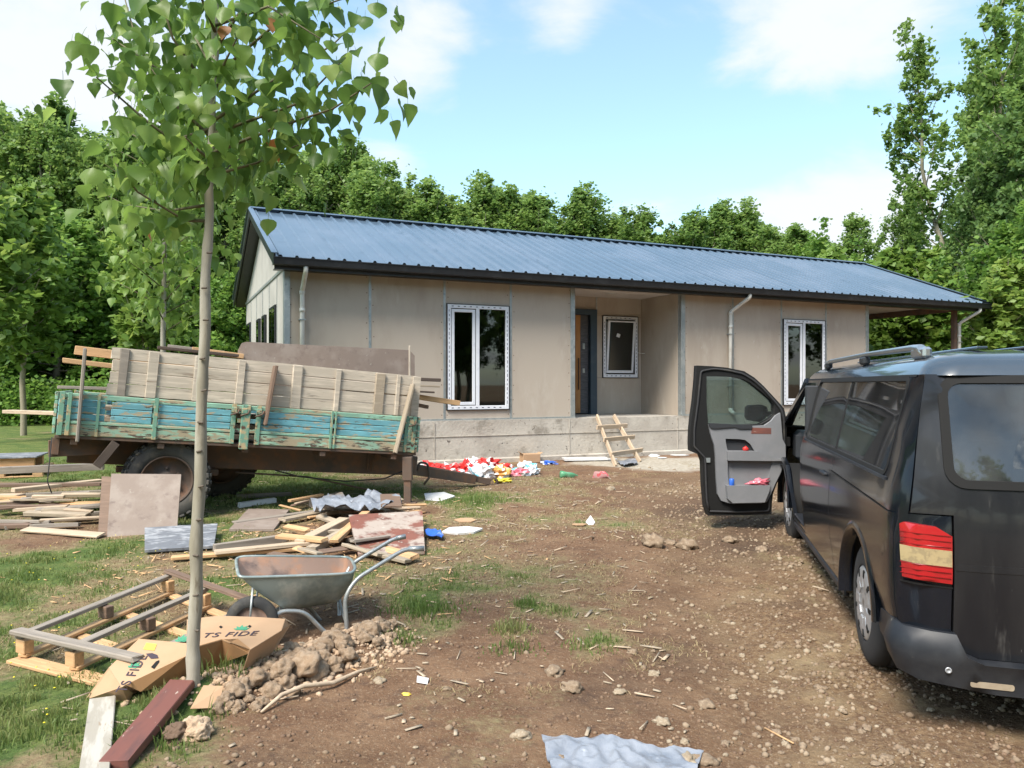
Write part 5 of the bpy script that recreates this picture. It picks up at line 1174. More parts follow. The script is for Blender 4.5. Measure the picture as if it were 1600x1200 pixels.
# ---------------------------------------------------------------- cardboard box
def planeof(a,b,c):
    a,b,c=at(*a),at(*b),at(*c); n=(b-a).cross(c-a).normalized()
    if n.dot(Vector((0,0,CAMZ))-a)<0: n=-n
    return a,n
def onplane(px,py,p0,nn):
    d=Vector(((px-800)/F,1,(600-py)/F)); o=Vector((0,0,CAMZ)); t=(p0-o).dot(nn)/d.dot(nn); return o+d*t
PA=planeof((217,998,4.16),(291,1025,3.97),(196,1070,3.80)); PC=planeof((300,966,4.42),(446,967,4.45),(391,1015,4.05))
def on(px,py,pl,lift=0): return onplane(px,py,*pl)+pl[1]*lift
crd=thing('cardboard_box','large printed cardboard box lying torn open and unfolded against the poplar trunk','cardboard box',gnd(260,1080))
def poly(nm,pts,mat,parent,th=.005):
    n=len(pts); nn=Vector((0,0,0))
    for i in range(n): nn+=pts[i].cross(pts[(i+1)%n])
    nn.normalize()
    if nn.dot(Vector((0,0,CAMZ))-pts[0])<0: pts=pts[::-1]; nn=-nn
    vs=list(pts)+[p-nn*th for p in pts]; bm=bmesh.new(); V1=[bm.verts.new(v) for v in vs]
    bm.faces.new(V1[:n]); bm.faces.new(V1[n:][::-1])
    for i in range(n): bm.faces.new((V1[i],V1[i+n],V1[(i+1)%n+n],V1[(i+1)%n]))
    bmesh.ops.triangulate(bm,faces=[f for f in bm.faces if len(f.verts)>4]); me=bpy.data.meshes.new(nm); bm.to_mesh(me); bm.free(); me.materials.append(MT[mat]); return mkd(nm,me,parent)
h_=on(170,1043,PA); d_=on(190,1074,PA); d2=on(196,1070,PA); c_=on(291,1025,PA)
fa=poly('flap',[on(217,998,PA),on(292,1005,PA),c_,d2,d_,h_],'cardboard',crd)
poly('flap',[h_,d_,at(207,1083,3.86),at(200,1098,3.87),at(132,1094,3.93)],'cardboard',crd)
top=[on(*p,PC) for p in ((291,1005),(312,1009),(347,999),(360,1004),(370,998),(391,1015))]
def under(px,py,p,dy=.05): 
    Y=p.y+dy; return at(px,py,Y)
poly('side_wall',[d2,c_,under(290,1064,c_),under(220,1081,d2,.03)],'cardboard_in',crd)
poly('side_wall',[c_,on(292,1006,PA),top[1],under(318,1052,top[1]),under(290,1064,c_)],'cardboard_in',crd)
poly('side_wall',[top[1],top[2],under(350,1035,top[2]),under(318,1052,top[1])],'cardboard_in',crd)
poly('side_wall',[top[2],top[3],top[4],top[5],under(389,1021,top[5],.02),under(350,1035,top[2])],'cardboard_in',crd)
fc=poly('back_wall',[on(*p,PC) for p in ((292,968),(340,962),(400,964),(446,967),(440,985),(391,1015))]+[top[4],top[3],top[2],top[1],top[0]],'cardboard',crd)
e1,e2,e3=on(446,967,PC),on(440,985,PC),on(391,1015,PC)
poly('end_flap',[e1,at(453,978,4.50),at(425,1022,4.30),at(385,1056,4.15),at(378,1055,4.12),e3,e2],'cardboard',crd)
def decal_frame(c,r,nn):
    x=(r-c); x=(x-nn*x.dot(nn)).normalized(); y=nn.cross(x); return Matrix.Translation(c)@Matrix((x,y,nn)).transposed().to_4x4()
def leaf_logo(c,r,nn,s,par):
    m=decal_frame(c,r,nn); vs=[];fs=[]
    for k,(a,l) in enumerate(((150,.8),(120,1),(92,1.1),(62,1),(30,.85),(5,.6))):
        a=R(a); ca,sa=math.cos(a)*l*s,math.sin(a)*l*s; px_,py_=-math.sin(a)*s*.16,math.cos(a)*s*.16; b=len(vs)
        vs+=[(0,0,0),(ca*.55+px_,sa*.55+py_,0),(ca,sa,0),(ca*.55-px_,sa*.55-py_,0)]; fs.append((b,b+3,b+2,b+1))
    return mk('leaf_logo',vs,fs,MT['ink_green'],par,mw=m)
text_mesh('print','TS FIDE',.080,MT['ink'],fc,decal_frame(on(357,995,PC,.003),on(380,994,PC,.003),PC[1]),shear=.25,spacing=1.1)
leaf_logo(on(376,985,PC,.003),on(400,984,PC,.003),PC[1],.062,fc)
text_mesh('print','TS FIDE',.078,MT['ink'],fa,decal_frame(on(214,1053,PA,.003),on(227,1032,PA,.003),PA[1]),shear=.25,spacing=1.1)
leaf_logo(on(207,1044,PA,.003),on(219,1043,PA,.003),PA[1],.05,fa); leaf_logo(on(283,1003,PA,.003),on(296,1001,PA,.003),PA[1],.06,fa)
def quad(nm,pxs,pl_,mat,par,lift=.003):
    return mk(nm,[on(px,py,pl_,lift) for px,py in pxs],[tuple(range(len(pxs)))],MT[mat],par)
quad('label_sticker',[(224,1015),(241,1017),(245,1007),(229,1005)],PA,'yellow_label',fa)
quad('hand_hole',[(236,1043),(241,1046),(249,1035),(249,1032),(244,1034)],PA,'gap_black',fa); quad('hand_hole',[(197,1031),(199,1035),(209,1025),(211,1021),(206,1022)],PA,'wood_dark',fa)
quad('print_mark',[(228,1022),(236,1030),(248,1029),(246,1024),(238,1021)],PA,'ink',fa)
for px,py in ((345,980),(390,979)): quad('vent_hole',[(px-3,py),(px,py+2.5),(px+3,py),(px,py-2)],PC,'gap_black',fc)
# ---------------------------------------------------------------- wheelbarrow
wb=thing('wheelbarrow','galvanised wheelbarrow with rusty tray rim standing behind the soil heap','wheelbarrow',gnd(500,985))
rimn=[at(368,873,5.25),at(372,899,4.68),at(380,903,4.67),at(548,897,5.02),at(556,888,5.08),at(549,874,5.52),at(540,870,5.60),at(382,869,5.28)]
bot=[at(440,948,4.92),at(447,953,4.86),at(450,954,4.87),at(525,942,5.12),at(531,938,5.16),at(528,930,5.40),at(520,928,5.42),at(445,941,5.10)]
def loopy(P,n=40):
    P=[Vector(p) for p in P]; o=[];
    L_=[(P[(i+1)%len(P)]-P[i]).length for i in range(len(P))]; T=sum(L_)
    # keep matching parameterisation: n/len per segment
    k=n//len(P)
    for i in range(len(P)):
        for j in range(k): o.append(P[i].lerp(P[(i+1)%len(P)],j/k))
    return o
def bary(P):
    n=40; A=loopy(P,n); 
    for _ in range(2): A=[(A[i-1]+A[i]*2+A[(i+1)%n])/4 for i in range(n)]
    return A
RT,BT=bary(rimn),bary(bot); n=40; lev=7; vs=[];fs=[]
for k in range(lev):
    t=k/(lev-1)
    for i in range(n):
        p=RT[i].lerp(BT[i],t); c=sum(RT,Vector())/n; out_=(p-c); out_.z=0; p=p+out_.normalized()*.025*math.sin(math.pi*t); vs.append(p)
for k in range(lev-1):
    for i in range(n): fs.append((k*n+i,k*n+(i+1)%n,(k+1)*n+(i+1)%n,(k+1)*n+i))
fs.append(tuple((lev-1)*n+i for i in range(n)))
cc=sum(RT,Vector())/n
outer=mk('tray',[Vector(v) for v in vs],[f[::-1] for f in fs],MT['galv'],wb,True)
inn=[v+((cc-v)*.012)+Vector((0,0,.004)) for v in vs]
mk('tray_inside',inn,fs,MT['tray_rust'],wb,True)
tube('tray_rim',RT+[RT[0]],.010,MT['galv'],wb,8)
# flared far wall seen above the rim keeps the rust colour
stl=MT['tube_steel']
near=[at(663,857,5.22),at(632,858,5.20),at(556,905,5.02),at(538,934,4.98),at(543,992,4.95),at(512,993,4.93),at(475,955,4.86),at(440,955,4.80),at(425,966,4.74)]
far=[at(634,838,5.68),at(615,842,5.66),at(548,882,5.50),at(530,925,5.40),at(531,966,5.32),at(519,981,5.30),at(505,976,5.26),at(480,945,5.16),at(440,948,5.0),at(415,966,4.86)]
tube('frame_tube',near,.0145,stl,wb,12,bend=.06); tube('frame_tube',far,.0145,stl,wb,12,bend=.06)
beam('cross_strut',near[4].lerp(near[3],.3),far[3].lerp(far[4],.4),.02,.012,stl,wb); beam('cross_strut',near[7],far[8],.03,.012,stl,wb)
for p in ((near[0],near[1]),(far[0],far[1])): tube('grip',[p[0],p[0].lerp(p[1],.8)],.0185,MT['tube_steel'],wb,10)
wc_=Vector((-1.60,4.72,.157)); FR[0]=Matrix.Translation(wc_)@Matrix.Rotation(R(90+12),4,'Z')
ww=lathe('wheel',[(-.03,.10),(-.037,.12),(-.03,.145),(-.012,.158),(.012,.158),(.03,.145),(.037,.12),(.03,.10)],MT['tyre_dusty'],wb,36); lathe('rim',[(-.028,.102),(-.02,.09),(-.012,.04),(-.03,.03),(-.03,0)],MT['tray_rust'],ww,24); lathe('rim',[(.028,.102),(.02,.09),(.012,.04),(.03,.03),(.03,0)],MT['tray_rust'],ww,24)
FR[0]=Matrix.Identity(4)
ax0=wc_+Vector((.02,-.09,.0)); tube('axle',[wc_+Vector((.02,-.10,0)),wc_+Vector((-.02,.10,0))],.009,stl,wb,8)
tube('front_stay',[wc_+Vector((.02,-.10,0)),at(396,906,4.74)],.007,stl,wb,8); tube('front_stay',[wc_+Vector((-.02,.10,0)),at(405,906,5.0)],.007,stl,wb,8)
tube('fork',[wc_+Vector((.02,-.09,0)),near[-1]],.0145,stl,wb,8); tube('fork',[wc_+Vector((-.02,.09,0)),far[-1]],.0145,stl,wb,8)
# ---------------------------------------------------------------- soil heap with clods
hp=thing('soil_heap','ridge of dry pale clods and loose soil in front of the wheelbarrow','soil heap',(-1.25,4.4,.05))
rnd.seed(3)
cm=[]
for s in range(8):
    V_,F_=lump(ICO3,(1,.9,.75),s*5+1,.55,1.3); V_+= .07*np.array([[mnoise.noise(Vector(v)*5),mnoise.noise(Vector(v)*5+Vector((9,0,0))),mnoise.noise(Vector(v)*5+Vector((0,9,0)))] for v in V_])
    cm.append(np_mesh('clod',V_,F_,MT['soil_clod'],True)); 
cnt=0
for px,py,s in [(520,1000,.085),(505,1012,.09),(535,1010,.07),(470,1030,.07),(455,1020,.06),(480,1045,.10),(495,1055,.08),(440,1050,.07),(420,1045,.055),(400,1065,.06),(380,1075,.065),(365,1085,.06),(352,1095,.055),(580,990,.075),(570,1000,.06),(600,985,.055),(610,998,.04),(560,985,.05),(545,1025,.06),(520,1040,.06),(445,1070,.06),(425,1085,.06),(410,1100,.05),(390,1095,.045),(372,1108,.05),(460,1085,.045),(505,1030,.06),(340,1110,.05),(590,1005,.045),(640,995,.025),(645,1008,.02),(530,985,.05),(592,975,.06),(612,978,.045)]:
    for j in range(2):
        q=gnd(px+(rnd.uniform(-14,14) if j else 0),py+(rnd.uniform(-12,12) if j else 0)); ss=s*(.55 if j else .82)*rnd.uniform(.85,1.15)
        m=Matrix.Translation((q.x,q.y,q.z+ss*.25))@Matrix.Rotation(rnd.uniform(0,6.3),4,'Z')@Matrix.Rotation(rnd.uniform(-.5,.5),4,'X')@Matrix.Diagonal((ss,ss,ss,1)); mkd('clod',cm[rnd.randrange(8)],hp,m); cnt+=1
def scatter(nm,pts,base,mat,label=None,kind='stuff',parent=None,seed=0,variants=6,flat=.7,amp=.45,cat=None,smooth=False):
    """pts (n,4): x,y,z,size -> one joined mesh of lumps"""
    r=np.random.RandomState(seed); vs=[];fs=[];b=0
    var=[lump(base,(1,.8,flat),k*7+seed,amp,1.5) for k in range(variants)]
    for x,y,z,s in pts:
        V_,F_=var[r.randint(variants)]; a=r.uniform(0,6.28); c_,s_=math.cos(a),math.sin(a); k=V_*s
        vs.append(np.stack([k[:,0]*c_-k[:,1]*s_+x,k[:,0]*s_+k[:,1]*c_+y,k[:,2]+z],1)); fs.append(F_+b); b+=len(V_)
    me=np_mesh(nm,np.concatenate(vs),np.concatenate(fs),mat,smooth); o=mkd(nm,me,parent); o['kind']=kind
    if label: o['label']=label
    if cat: o['category']=cat
    return o
d=rs.rand(1400)
hx_=HEAP[0][0]+(HEAP[1][0]-HEAP[0][0])*d+rs.randn(1400)*.16+.04; hy_=HEAP[0][1]+(HEAP[1][1]-HEAP[0][1])*d+rs.randn(1400)*.13-.05
scatter('crumbs',np.stack([hx_,hy_,gh(hx_,hy_)+.004,.006+.02*rs.rand(1400)**2],1),ICO1,MT['soil_clod'],parent=hp,seed=3,flat=.8)
tag(clump('x','x',305,1150,(.075,.07,.06),'soil_clod','clod',5,.5),'pale round clod of soil left of the heap, in front of the poplar trunk','clod')
tag(clump('x','x',275,1152,(.06,.06,.05),'soil_dark','clod',15,.5),'darker clod of soil beside the pale round one near the bottom left','clod')
# stick on the heap
tag(tube('stick',[gnd(408,1116)+Vector((0,0,.01)),gnd(440,1098)+Vector((0,0,.04)),gnd(474,1087)+Vector((0,0,.05)),gnd(520,1076)+Vector((0,0,.03)),gnd(560,1055)+Vector((0,0,.02)),gnd(588,1045)+Vector((0,0,.012))],[.006,.011,.013,.013,.010,.004],MT['wood_pale'],None,8),'dry bent stick lying along the foot of the soil heap','stick')
tag(tube('stick',[gnd(1195,1140)+Vector((0,0,.008)),gnd(1240,1165)+Vector((0,0,.010))],[.005,.004],MT['wood_new'],None,6),'thin pale stick on the gravel at the bottom right','stick')
tag(tube('stick',[gnd(1270,918)+Vector((0,0,.01)),gnd(1295,925)+Vector((0,0,.010))],[.006,.005],MT['wood_pale'],None,6),'small stick on the gravel left of the van rear wheel','stick')
# stones one can pick out
rnd.seed(9)
stm=[]
for s in range(7):
    V_,F_=lump(ICO3,(1,.8,.62),s*9+2,.5,1.9); stm.append((np_mesh('stone',V_,F_,MT['stone'],False),np_mesh('stone',V_,F_,MT['stone_pale'],False)))
def stone(px,py,s,pale,label,group=None):
    q=gnd(px,py); m=Matrix.Translation((q.x,q.y,q.z+s*(.12 if s<.09 else .3)))@Matrix.Rotation(rnd.uniform(0,6.3),4,'Z')@Matrix.Diagonal((s,s,s*(.8 if s<.09 else .95),1)); o=mkd('stone',stm[rnd.randrange(7)][pale],None,m); tag(o,label,'stone',group)
stone(815,1151,.045,1,'pale oval stone left of the grey plastic sheet'); stone(1103,1102,.045,0,'brown oval stone right of centre in the foreground gravel'); stone(1035,1130,.042,1,'yellowish stone on the gravel above the plastic sheet')
stone(1020,852,.12,0,'large brown clod-like stone at the edge of the gravel left of the van door'); stone(1075,857,.10,0,'large grey-yellow stone right of the big brown one'); stone(1048,850,.07,0,'medium stone between the two large ones left of the van')
stone(866,1052,.06,0,'flat reddish stone on the bare dirt in the middle foreground'); stone(893,1076,.06,0,'brown stone just below the flat reddish one'); stone(1022,1054,.035,1,'cream stone among the rubble right of the reddish stones')
stone(592,1065,.035,1,'pale lump at the end of the bent stick'); stone(1075,1190,.05,1,'yellowish stone on the upper right edge of the plastic sheet'); stone(968,1083,.035,1,'round grey stone in the middle foreground'); stone(1100,1190,.05,0,'stone at the right tip of the plastic sheet')
stone(955,765,.07,1,'white stone on the dirt below the pink bottle'); stone(988,1020,.035,0,'stone beside the tuft at the middle of the track'); stone(1140,845,.07,0,'stone on the dark gravel below the open van door'); stone(1190,860,.065,0,'pale stone beside the front wheel of the van')
for k in range(150):
    for _ in range(20):
        px=rnd.uniform(640,1500); py=rnd.uniform(860,1195); q=gnd(px,py)
        if float(gravelmask(q.x,q.y))+.1>rnd.random(): break
    stone(px,py,rnd.uniform(.010,.026)*(1+.3*(py<950)),rnd.random()<.4,'loose stone lying on the stony dirt track between the soil heap and the van','loose stones on the dirt track')
# gravel and crumbs nobody could count
n=26000; gx=rs.uniform(-1.5,5.0,n); gy=2.7+rs.rand(n)**1.4*9; w=gravelmask(gx,gy)+.05*(gx>-1.2); k=(w>rs.rand(n)*1.0); gx,gy=gx[k],gy[k]
# keep the stones off the van wheels
sz=.004+.013*rs.rand(len(gx))**2.2*(1+.10*gy)
scatter('gravel',np.stack([gx,gy,gh(gx,gy)+sz*.15,sz],1)[:9500],ICO1,MT['stone'],'small mixed gravel and crumbs strewn over the dirt track',seed=5,cat='gravel')
n=1800; gx=rs.uniform(-1.5,5.0,n); gy=2.7+rs.rand(n)**1.3*11; w=gravelmask(gx,gy)*.8+slurry(gx,gy)*1.6+.04; k=(w>rs.rand(n)*1.1); gx,gy=gx[k],gy[k]; sz=.004+.014*rs.rand(len(gx))**2.2*(1+.12*gy)
scatter('pale_gravel',np.stack([gx,gy,gh(gx,gy)+sz*.15,sz],1),ICO1,MT['stone_pale'],'pale pebbles strewn over the dirt track and the dried slurry',seed=8,cat='gravel')
n=30000; gx=rs.uniform(-2.2,5.0,n); gy=2.6+rs.rand(n)**1.5*8; w=(.25+1.1*(fbm(gx*2,gy*2,66)-.3))*(grassmask(gx,gy)<.45)*sst(-1.9,-1.2,gx+.1*(gy-4)); k=w>rs.rand(n); gx,gy=gx[k],gy[k]; sz=.0025+.010*rs.rand(len(gx))**2.6*(1+.08*gy)
scatter('soil_crumbs',np.stack([gx,gy,gh(gx,gy)+sz*.1,sz],1)[:14000],ICO1,MT['soil_crumb'],'small dark crumbs of soil lying on the bare dirt',seed=15,cat='soil crumbs')
# splinters, chips and straw
def strips(nm,n,fx,mats,label,cat,seed):
    r=np.random.RandomState(seed); V=[];Fq=[];b=0
    x,y=fx(r,n); l=.01+.07*r.rand(n)**3; w=.002+.008*r.rand(n)**2; a=r.uniform(0,math.pi,n); t=.002+.004*r.rand(n)
    z=gh(x,y)+.006; ca,sa=np.cos(a),np.sin(a); tilt=r.randn(n)*.12
    P=[]
    for sx,sy,sz_ in ((-1,-1,0),(1,-1,0),(1,1,0),(-1,1,0),(-1,-1,1),(1,-1,1),(1,1,1),(-1,1,1)):
        P.append(np.stack([x+ca*l*sx-sa*w*sy,y+sa*l*sx+ca*w*sy,z+t*sz_+tilt*l*sx+l*abs(tilt)],1))
    V=np.stack(P,1).reshape(-1,3); base=(np.arange(n)*8)[:,None,None]; fq=np.array([[4,5,6,7],[0,1,5,4],[1,2,6,5],[2,3,7,6],[3,0,4,7]])[None]; Fq=(base+fq).reshape(-1,4)
    o=mkd(nm,np_mesh(nm,V,Fq,mats)); tag(o,label,cat,kind='stuff'); return o
def yard(r,n): 
    t=r.rand(n)**.8; return r.uniform(-4.5,1.6,n)*(.55+.06*t*9),3.4+t*9.3
def heapz(r,n): return r.normal(-2.0,.9,n),r.normal(7.2,1.0,n)
strips('wood_chips',480,yard,MT['wood_pale'],'splinters and wood chips strewn over the yard','wood chips',4)
strips('bark_chips',700,yard,MT['wood_weather'],'grey bark and straw bits strewn over the yard','wood chips',14)
strips('sawn_splinters',700,heapz,MT['wood_new'],'fresh splinters lying around the scrap heap','wood chips',24)
# ---------------------------------------------------------------- vegetation
def leafquads(P,size,r,mat,nm,up=.35,asp=.8,rn=None,clus=None):
    """diamond leaves with a fold: 2 triangles each at points P"""
    n=len(P); s=size*(.7+.6*r.rand(n))
    d=r.randn(n,3); d[:,2]=d[:,2]*.7-.25; d/=np.linalg.norm(d,axis=1)[:,None]
    q=r.randn(n,3); q[:,2]+=up*3; q-=d*(q*d).sum(1)[:,None]; q/=np.linalg.norm(q,axis=1)[:,None]+1e-9
    w=np.cross(q,d); s=s[:,None]
    a=P-d*s*.5; b=P+w*s*.5*asp-q*s*.08-d*s*.08; c=P+d*s*.55; e=P-w*s*.5*asp-q*s*.08-d*s*.08
    V=np.stack([a,b,c,e],1).reshape(-1,3); i=(np.arange(n)*4)[:,None]; Fc=np.concatenate([i+np.array([[0,1,2]]),i+np.array([[0,2,3]])],1).reshape(-1,3)
    if rn is None: rn=r.rand(n)*.65
    return np_mesh(nm,V,Fc,mat,False,{'rnd':('FACE',np.repeat(rn,2))})
def tree_mesh(seed,H,crown0,rad,mat,barkm,nl=9000,leaf=.20,limbs=46,shape='poplar',tr=.13,gap=.3,lean=0):
    r=np.random.RandomState(seed); P=[];RN=[]; tv=[];tf=[]
    def add(pts,rr,n):
        v,f=tubegeo(pts,rr,n,False); b=len(tv); tv.extend(v); tf.extend([tuple(i+b for i in q) for q in f])
    K=9; wb_=.010*H*(.35 if tr<.08 else 1); tp=[Vector((lean*(k/K)**1.5*H+wb_*math.sin(k*1.3+seed),wb_*math.cos(k*1.7+seed),H*.93*k/K)) for k in range(K+1)]; tp[0].x=tp[0].y=0
    add(tp,[tr*(1-k/K)**.8+.015 for k in range(K+1)],8)
    def trunk(z): 
        t=min(.999,z/(H*.93))*K; k=int(t); return tp[k].lerp(tp[k+1],t-k)
    for i in range(limbs):
        f=(i+r.rand())/limbs; z=crown0+(H*.95-crown0)*f
        if shape=='poplar': L_=rad*(math.sin(math.pi*min(1,(f*.72+.16)))**.75)*(.7+.5*r.rand()); el=R(38+28*f+r.randn()*8)
        elif shape=='round': L_=rad*math.sqrt(max(.05,1-(2*f-.9)**2*.8))*(.7+.45*r.rand()); el=R(5+45*f+r.randn()*10)
        else: L_=rad*(1-.6*f)*(.5+.8*r.rand()); el=R(20+30*f+r.randn()*12)
        az=i*2.399+r.randn()*.5; d=Vector((math.cos(az)*math.cos(el),math.sin(az)*math.cos(el),math.sin(el)))
        p0=trunk(z*.93 if shape!='round' else z*.9); p1=p0+d*L_*.55; p2=p0+d*L_+Vector((0,0,.18*L_))
        add([p0,p1,p2],[tr*.28*(1-f)+.015,.018,.006],4)
        nc=int(nl/limbs*(L_/rad)*1.25)+10; ncl=max(3,int(L_*5)); br=r.rand()
        cents=[]
        for c in range(ncl):
            t=.30+.75*r.rand(); q=(p0.lerp(p1,t/.55) if t<.55 else p1.lerp(p2,min(1,(t-.55)/.45))); cents.append((np.array(q)+r.randn(3)*.26*L_*.5,.12+.30*r.rand(),r.rand()))
        for c,s,b in cents:
            m=max(3,nc//ncl); x=r.randn(m,3); x/=np.linalg.norm(x,axis=1)[:,None]; x*=(r.rand(m)**.6*(1+.9*(r.rand(m)<.16)))[:,None]*s*np.array([.9,.9,1.15]); P.append(c+x)
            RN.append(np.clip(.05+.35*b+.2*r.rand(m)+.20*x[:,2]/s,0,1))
    for z in (.90,.94,.97): c=np.array(tp[-1])*np.array([1,1,0])+np.array([0,0,H*z]); m=60; P.append(c+r.randn(m,3)*np.array([.22,.22,.16])*rad*.35); RN.append(.3+.4*r.rand(m))
    P=np.concatenate(P); RN=np.concatenate(RN)
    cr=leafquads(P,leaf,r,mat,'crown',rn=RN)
    tm=bpy.data.meshes.new('trunk'); tm.from_pydata([tuple(v) for v in tv],[],tf); tm.materials.append(barkm); tm.polygons.foreach_set('use_smooth',[True]*len(tm.polygons))
    return cr,tm
PV_=[tree_mesh(s,12,2.6,1.75,MT['leaf_poplar'],MT['bark_far'],nl=19000,leaf=.145,limbs=54) for s in (1,2,3,4,5)]
BV_=[tree_mesh(s,9,1.2,2.6,MT['leaf_shrub'],MT['bark_dark'],nl=15000,leaf=.20,limbs=48,shape='round') for s in (11,12)]
DV_=[tree_mesh(s,14,1.5,3.2,MT['leaf_dark'],MT['bark_dark'],nl=20000,leaf=.22,limbs=60,shape='round',tr=.2) for s in (21,22)]
YV_=[tree_mesh(s,7.5,2.4,1.25,MT['leaf_young'],MT['bark_far'],nl=3600,leaf=.24,limbs=34,tr=.07) for s in (31,32,33)]
def ptree(px,ytop,Y,variants,k,label,group,cat='tree',nm='poplar_tree',H0=12,wide=1.0,rot=None):
    X=(px-800)/F*Y; z0=g1(X,Y); top=CAMZ+(600-ytop)/F*Y; s=(top-z0)/H0
    t=thing(nm,label,cat,(X,Y,z0),group); m=Matrix.Translation((X,Y,z0))@Matrix.Rotation(rnd.uniform(0,6.28) if rot is None else rot,4,'Z')@Matrix.Diagonal((s**.6*wide,s**.6*wide,s,1))
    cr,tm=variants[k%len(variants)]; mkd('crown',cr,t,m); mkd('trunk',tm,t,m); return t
rnd.seed(21)
prof=[(-120,130),(0,150),(40,165),(90,140),(140,195),(200,175),(260,200),(330,190),(420,215),(480,225),(540,198),(575,235),(610,262),(650,290),(670,270),(710,300),(755,262),(800,282),(835,292),(872,335),(915,278),(955,330),(1000,316),(1045,355),(1085,320),(1130,305),(1165,305),(1205,345),(1245,345),(1290,372),(1325,405)]
def ptop(px):
    for a,b in zip(prof,prof[1:]):
        if a[0]<=px<=b[0]: return a[1]+(b[1]-a[1])*(px-a[0])/(b[0]-a[0])
    return 300
def zone(px):
    if px<150: return 'tall poplar of the wood at the left edge behind the grass'
    if px<400: return 'tall poplar of the wood left of the house gable'
    if px<680: return 'poplar rising behind the left part of the blue roof'
    if px<1000: return 'poplar rising behind the middle of the blue roof'
    return 'poplar rising behind the right part of the blue roof'
GP='poplars of the wood behind the house'
k=0; ORD='first second third fourth fifth sixth seventh eighth ninth tenth eleventh twelfth thirteenth fourteenth fifteenth sixteenth seventeenth eighteenth nineteenth twentieth twenty-first twenty-second twenty-third'.split()
nl_,nr_=0,0
for px,yt in prof:
    Y=38 if px<560 else 34
    if px<520: lab=ORD[nl_]+' front poplar of the wood from the left edge, left of the house gable'; nl_+=1
    else: lab=ORD[nr_]+' front treetop from the left, rising above the blue roof'; nr_+=1
    ptree(px,yt,Y+rnd.uniform(-1.5,1.5),PV_,k,lab,GP,wide=1.30); k+=1
for row,(Y,dy) in enumerate(((37,12),(42,14),(46,20),(52,26))):
    px=-150+row*13
    while px<1340:
        ptree(px,ptop(px)+dy+rnd.uniform(-8,22),Y+rnd.uniform(-1,1),PV_,k,zone(px)[:-0] if False else zone(px),GP,wide=1.1); k+=1; px+=rnd.uniform(48,62) if px<600 else rnd.uniform(42,54)
# darker broad trees and vine covered growth low in the wood
for i,(px,yt,Y,v,w,lab) in enumerate([(85,318,30,0,1.25,'vine covered bushy tree at the left, below the tall poplars'),(-30,330,29,1,1.2,'bushy tree cut by the left edge of the photo'),(170,372,33,1,1.2,'dark bushy tree right of the vine covered one'),(300,385,32,0,1.3,'bushy tree standing behind the trailer, left of the house gable'),(390,420,31,1,1.1,'dark bushy tree beside the house gable'),(240,400,35,0,1.3,'bushy tree deep in the wood behind the thin sapling trunks'),(20,420,31,1,1.4,'dark lower tree at the left edge beside the brush'),(130,440,32,0,1.3,'dark low tree behind the bright brush on the left')]):
    ptree(px,yt,Y,[BV_[v]],0,lab,None,nm='bushy_tree',H0=9,wide=w)
# the wood goes on behind the camera (seen in the window panes and in the van's paint)
for i in range(48): X=-36+(i%24)*3.1+(i//24)*1.5; Yb=-17-4*(i//24)-2*((i*7)%3); t=thing('poplar_tree','poplar of the wood behind the camera, seen only mirrored in the glass','tree',(X,Yb,g1(X,Yb)),'poplars behind the camera'); m=Matrix.Translation((X,Yb,g1(X,Yb)))@Matrix.Rotation(i*1.3,4,'Z')@Matrix.Diagonal((1.3,1.3,.85+.07*((i*5)%4),1)); mkd('crown',PV_[i%5][0],t,m); mkd('trunk',PV_[i%5][1],t,m)
for i in range(16): X=27+1.5*((i*5)%4)+max(0,(i-9))*1.0; Yb=-16+i*2.3; t=thing('poplar_tree','poplar standing right of the yard outside the photo, mirrored in the front windows','tree',(X,Yb,g1(X,Yb)),'poplars right of the yard'); m=Matrix.Translation((X,Yb,g1(X,Yb)))@Matrix.Rotation(i*1.3,4,'Z')@Matrix.Diagonal((1.3,1.3,.85+.07*((i*5)%4),1)); mkd('crown',PV_[i%5][0],t,m); mkd('trunk',PV_[i%5][1],t,m)
# under the carport and right of the house
for i,(px,yt,Y,w,lab) in enumerate([(1270,372,31,1.0,'tree with pointed shoots above the right part of the roof'),(1360,470,30,1.2,'low tree seen under the carport, left one'),(1440,465,29,1.2,'low tree seen under the carport, right one'),(1500,480,28,1.3,'low tree just right of the carport post'),(1250,420,33,1.3,'dense tree behind the house wall at the right'),(1580,440,24,1.2,'low dense tree behind the van roof at the right edge')]):
    ptree(px,yt,Y,[BV_[i%2]],0,lab,None,nm='bushy_tree',H0=9,wide=w)
GY_='young poplars beyond the carport'
for i,(px,yt,Y,lab) in enumerate([(1392,383,25,'bright young poplar above the carport roof, left one'),(1452,388,24.5,'bright young poplar above the carport roof, right one'),(1376,480,27,'thin young poplar seen through the carport, leftmost trunk'),(1466,470,26,'thin young poplar seen through the carport near the post'),(1302,385,26,'pale young poplar just above the right end of the ridge'),(1575,400,20,'bright young poplar at the right edge above the van')]):
    ptree(px,yt,Y,YV_,i,lab,None if i>9 else None,nm='young_poplar',H0=7.5,wide=1.15)
TV_=[tree_mesh(s,17,4.6,2.0,MT['leaf_poplar'],MT['bark_far'],nl=6200,leaf=.19,limbs=30,tr=.12,lean=l) for s,l in ((41,-.12),(42,-.03))]
ptree(1492,20,30,[TV_[0]],0,'tall slender leaning poplar with open crown right of the sky gap',None,'tree',H0=17,wide=1.0,rot=0)
ptree(1572,-60,31,[TV_[1]],0,'tallest poplar reaching past the top edge at the right',None,'tree',H0=17,wide=1.05,rot=0)
ptree(1535,70,34,[PV_[2]],0,'slim poplar standing between the two tallest trees at the right',None,'tree',H0=12,wide=.85)
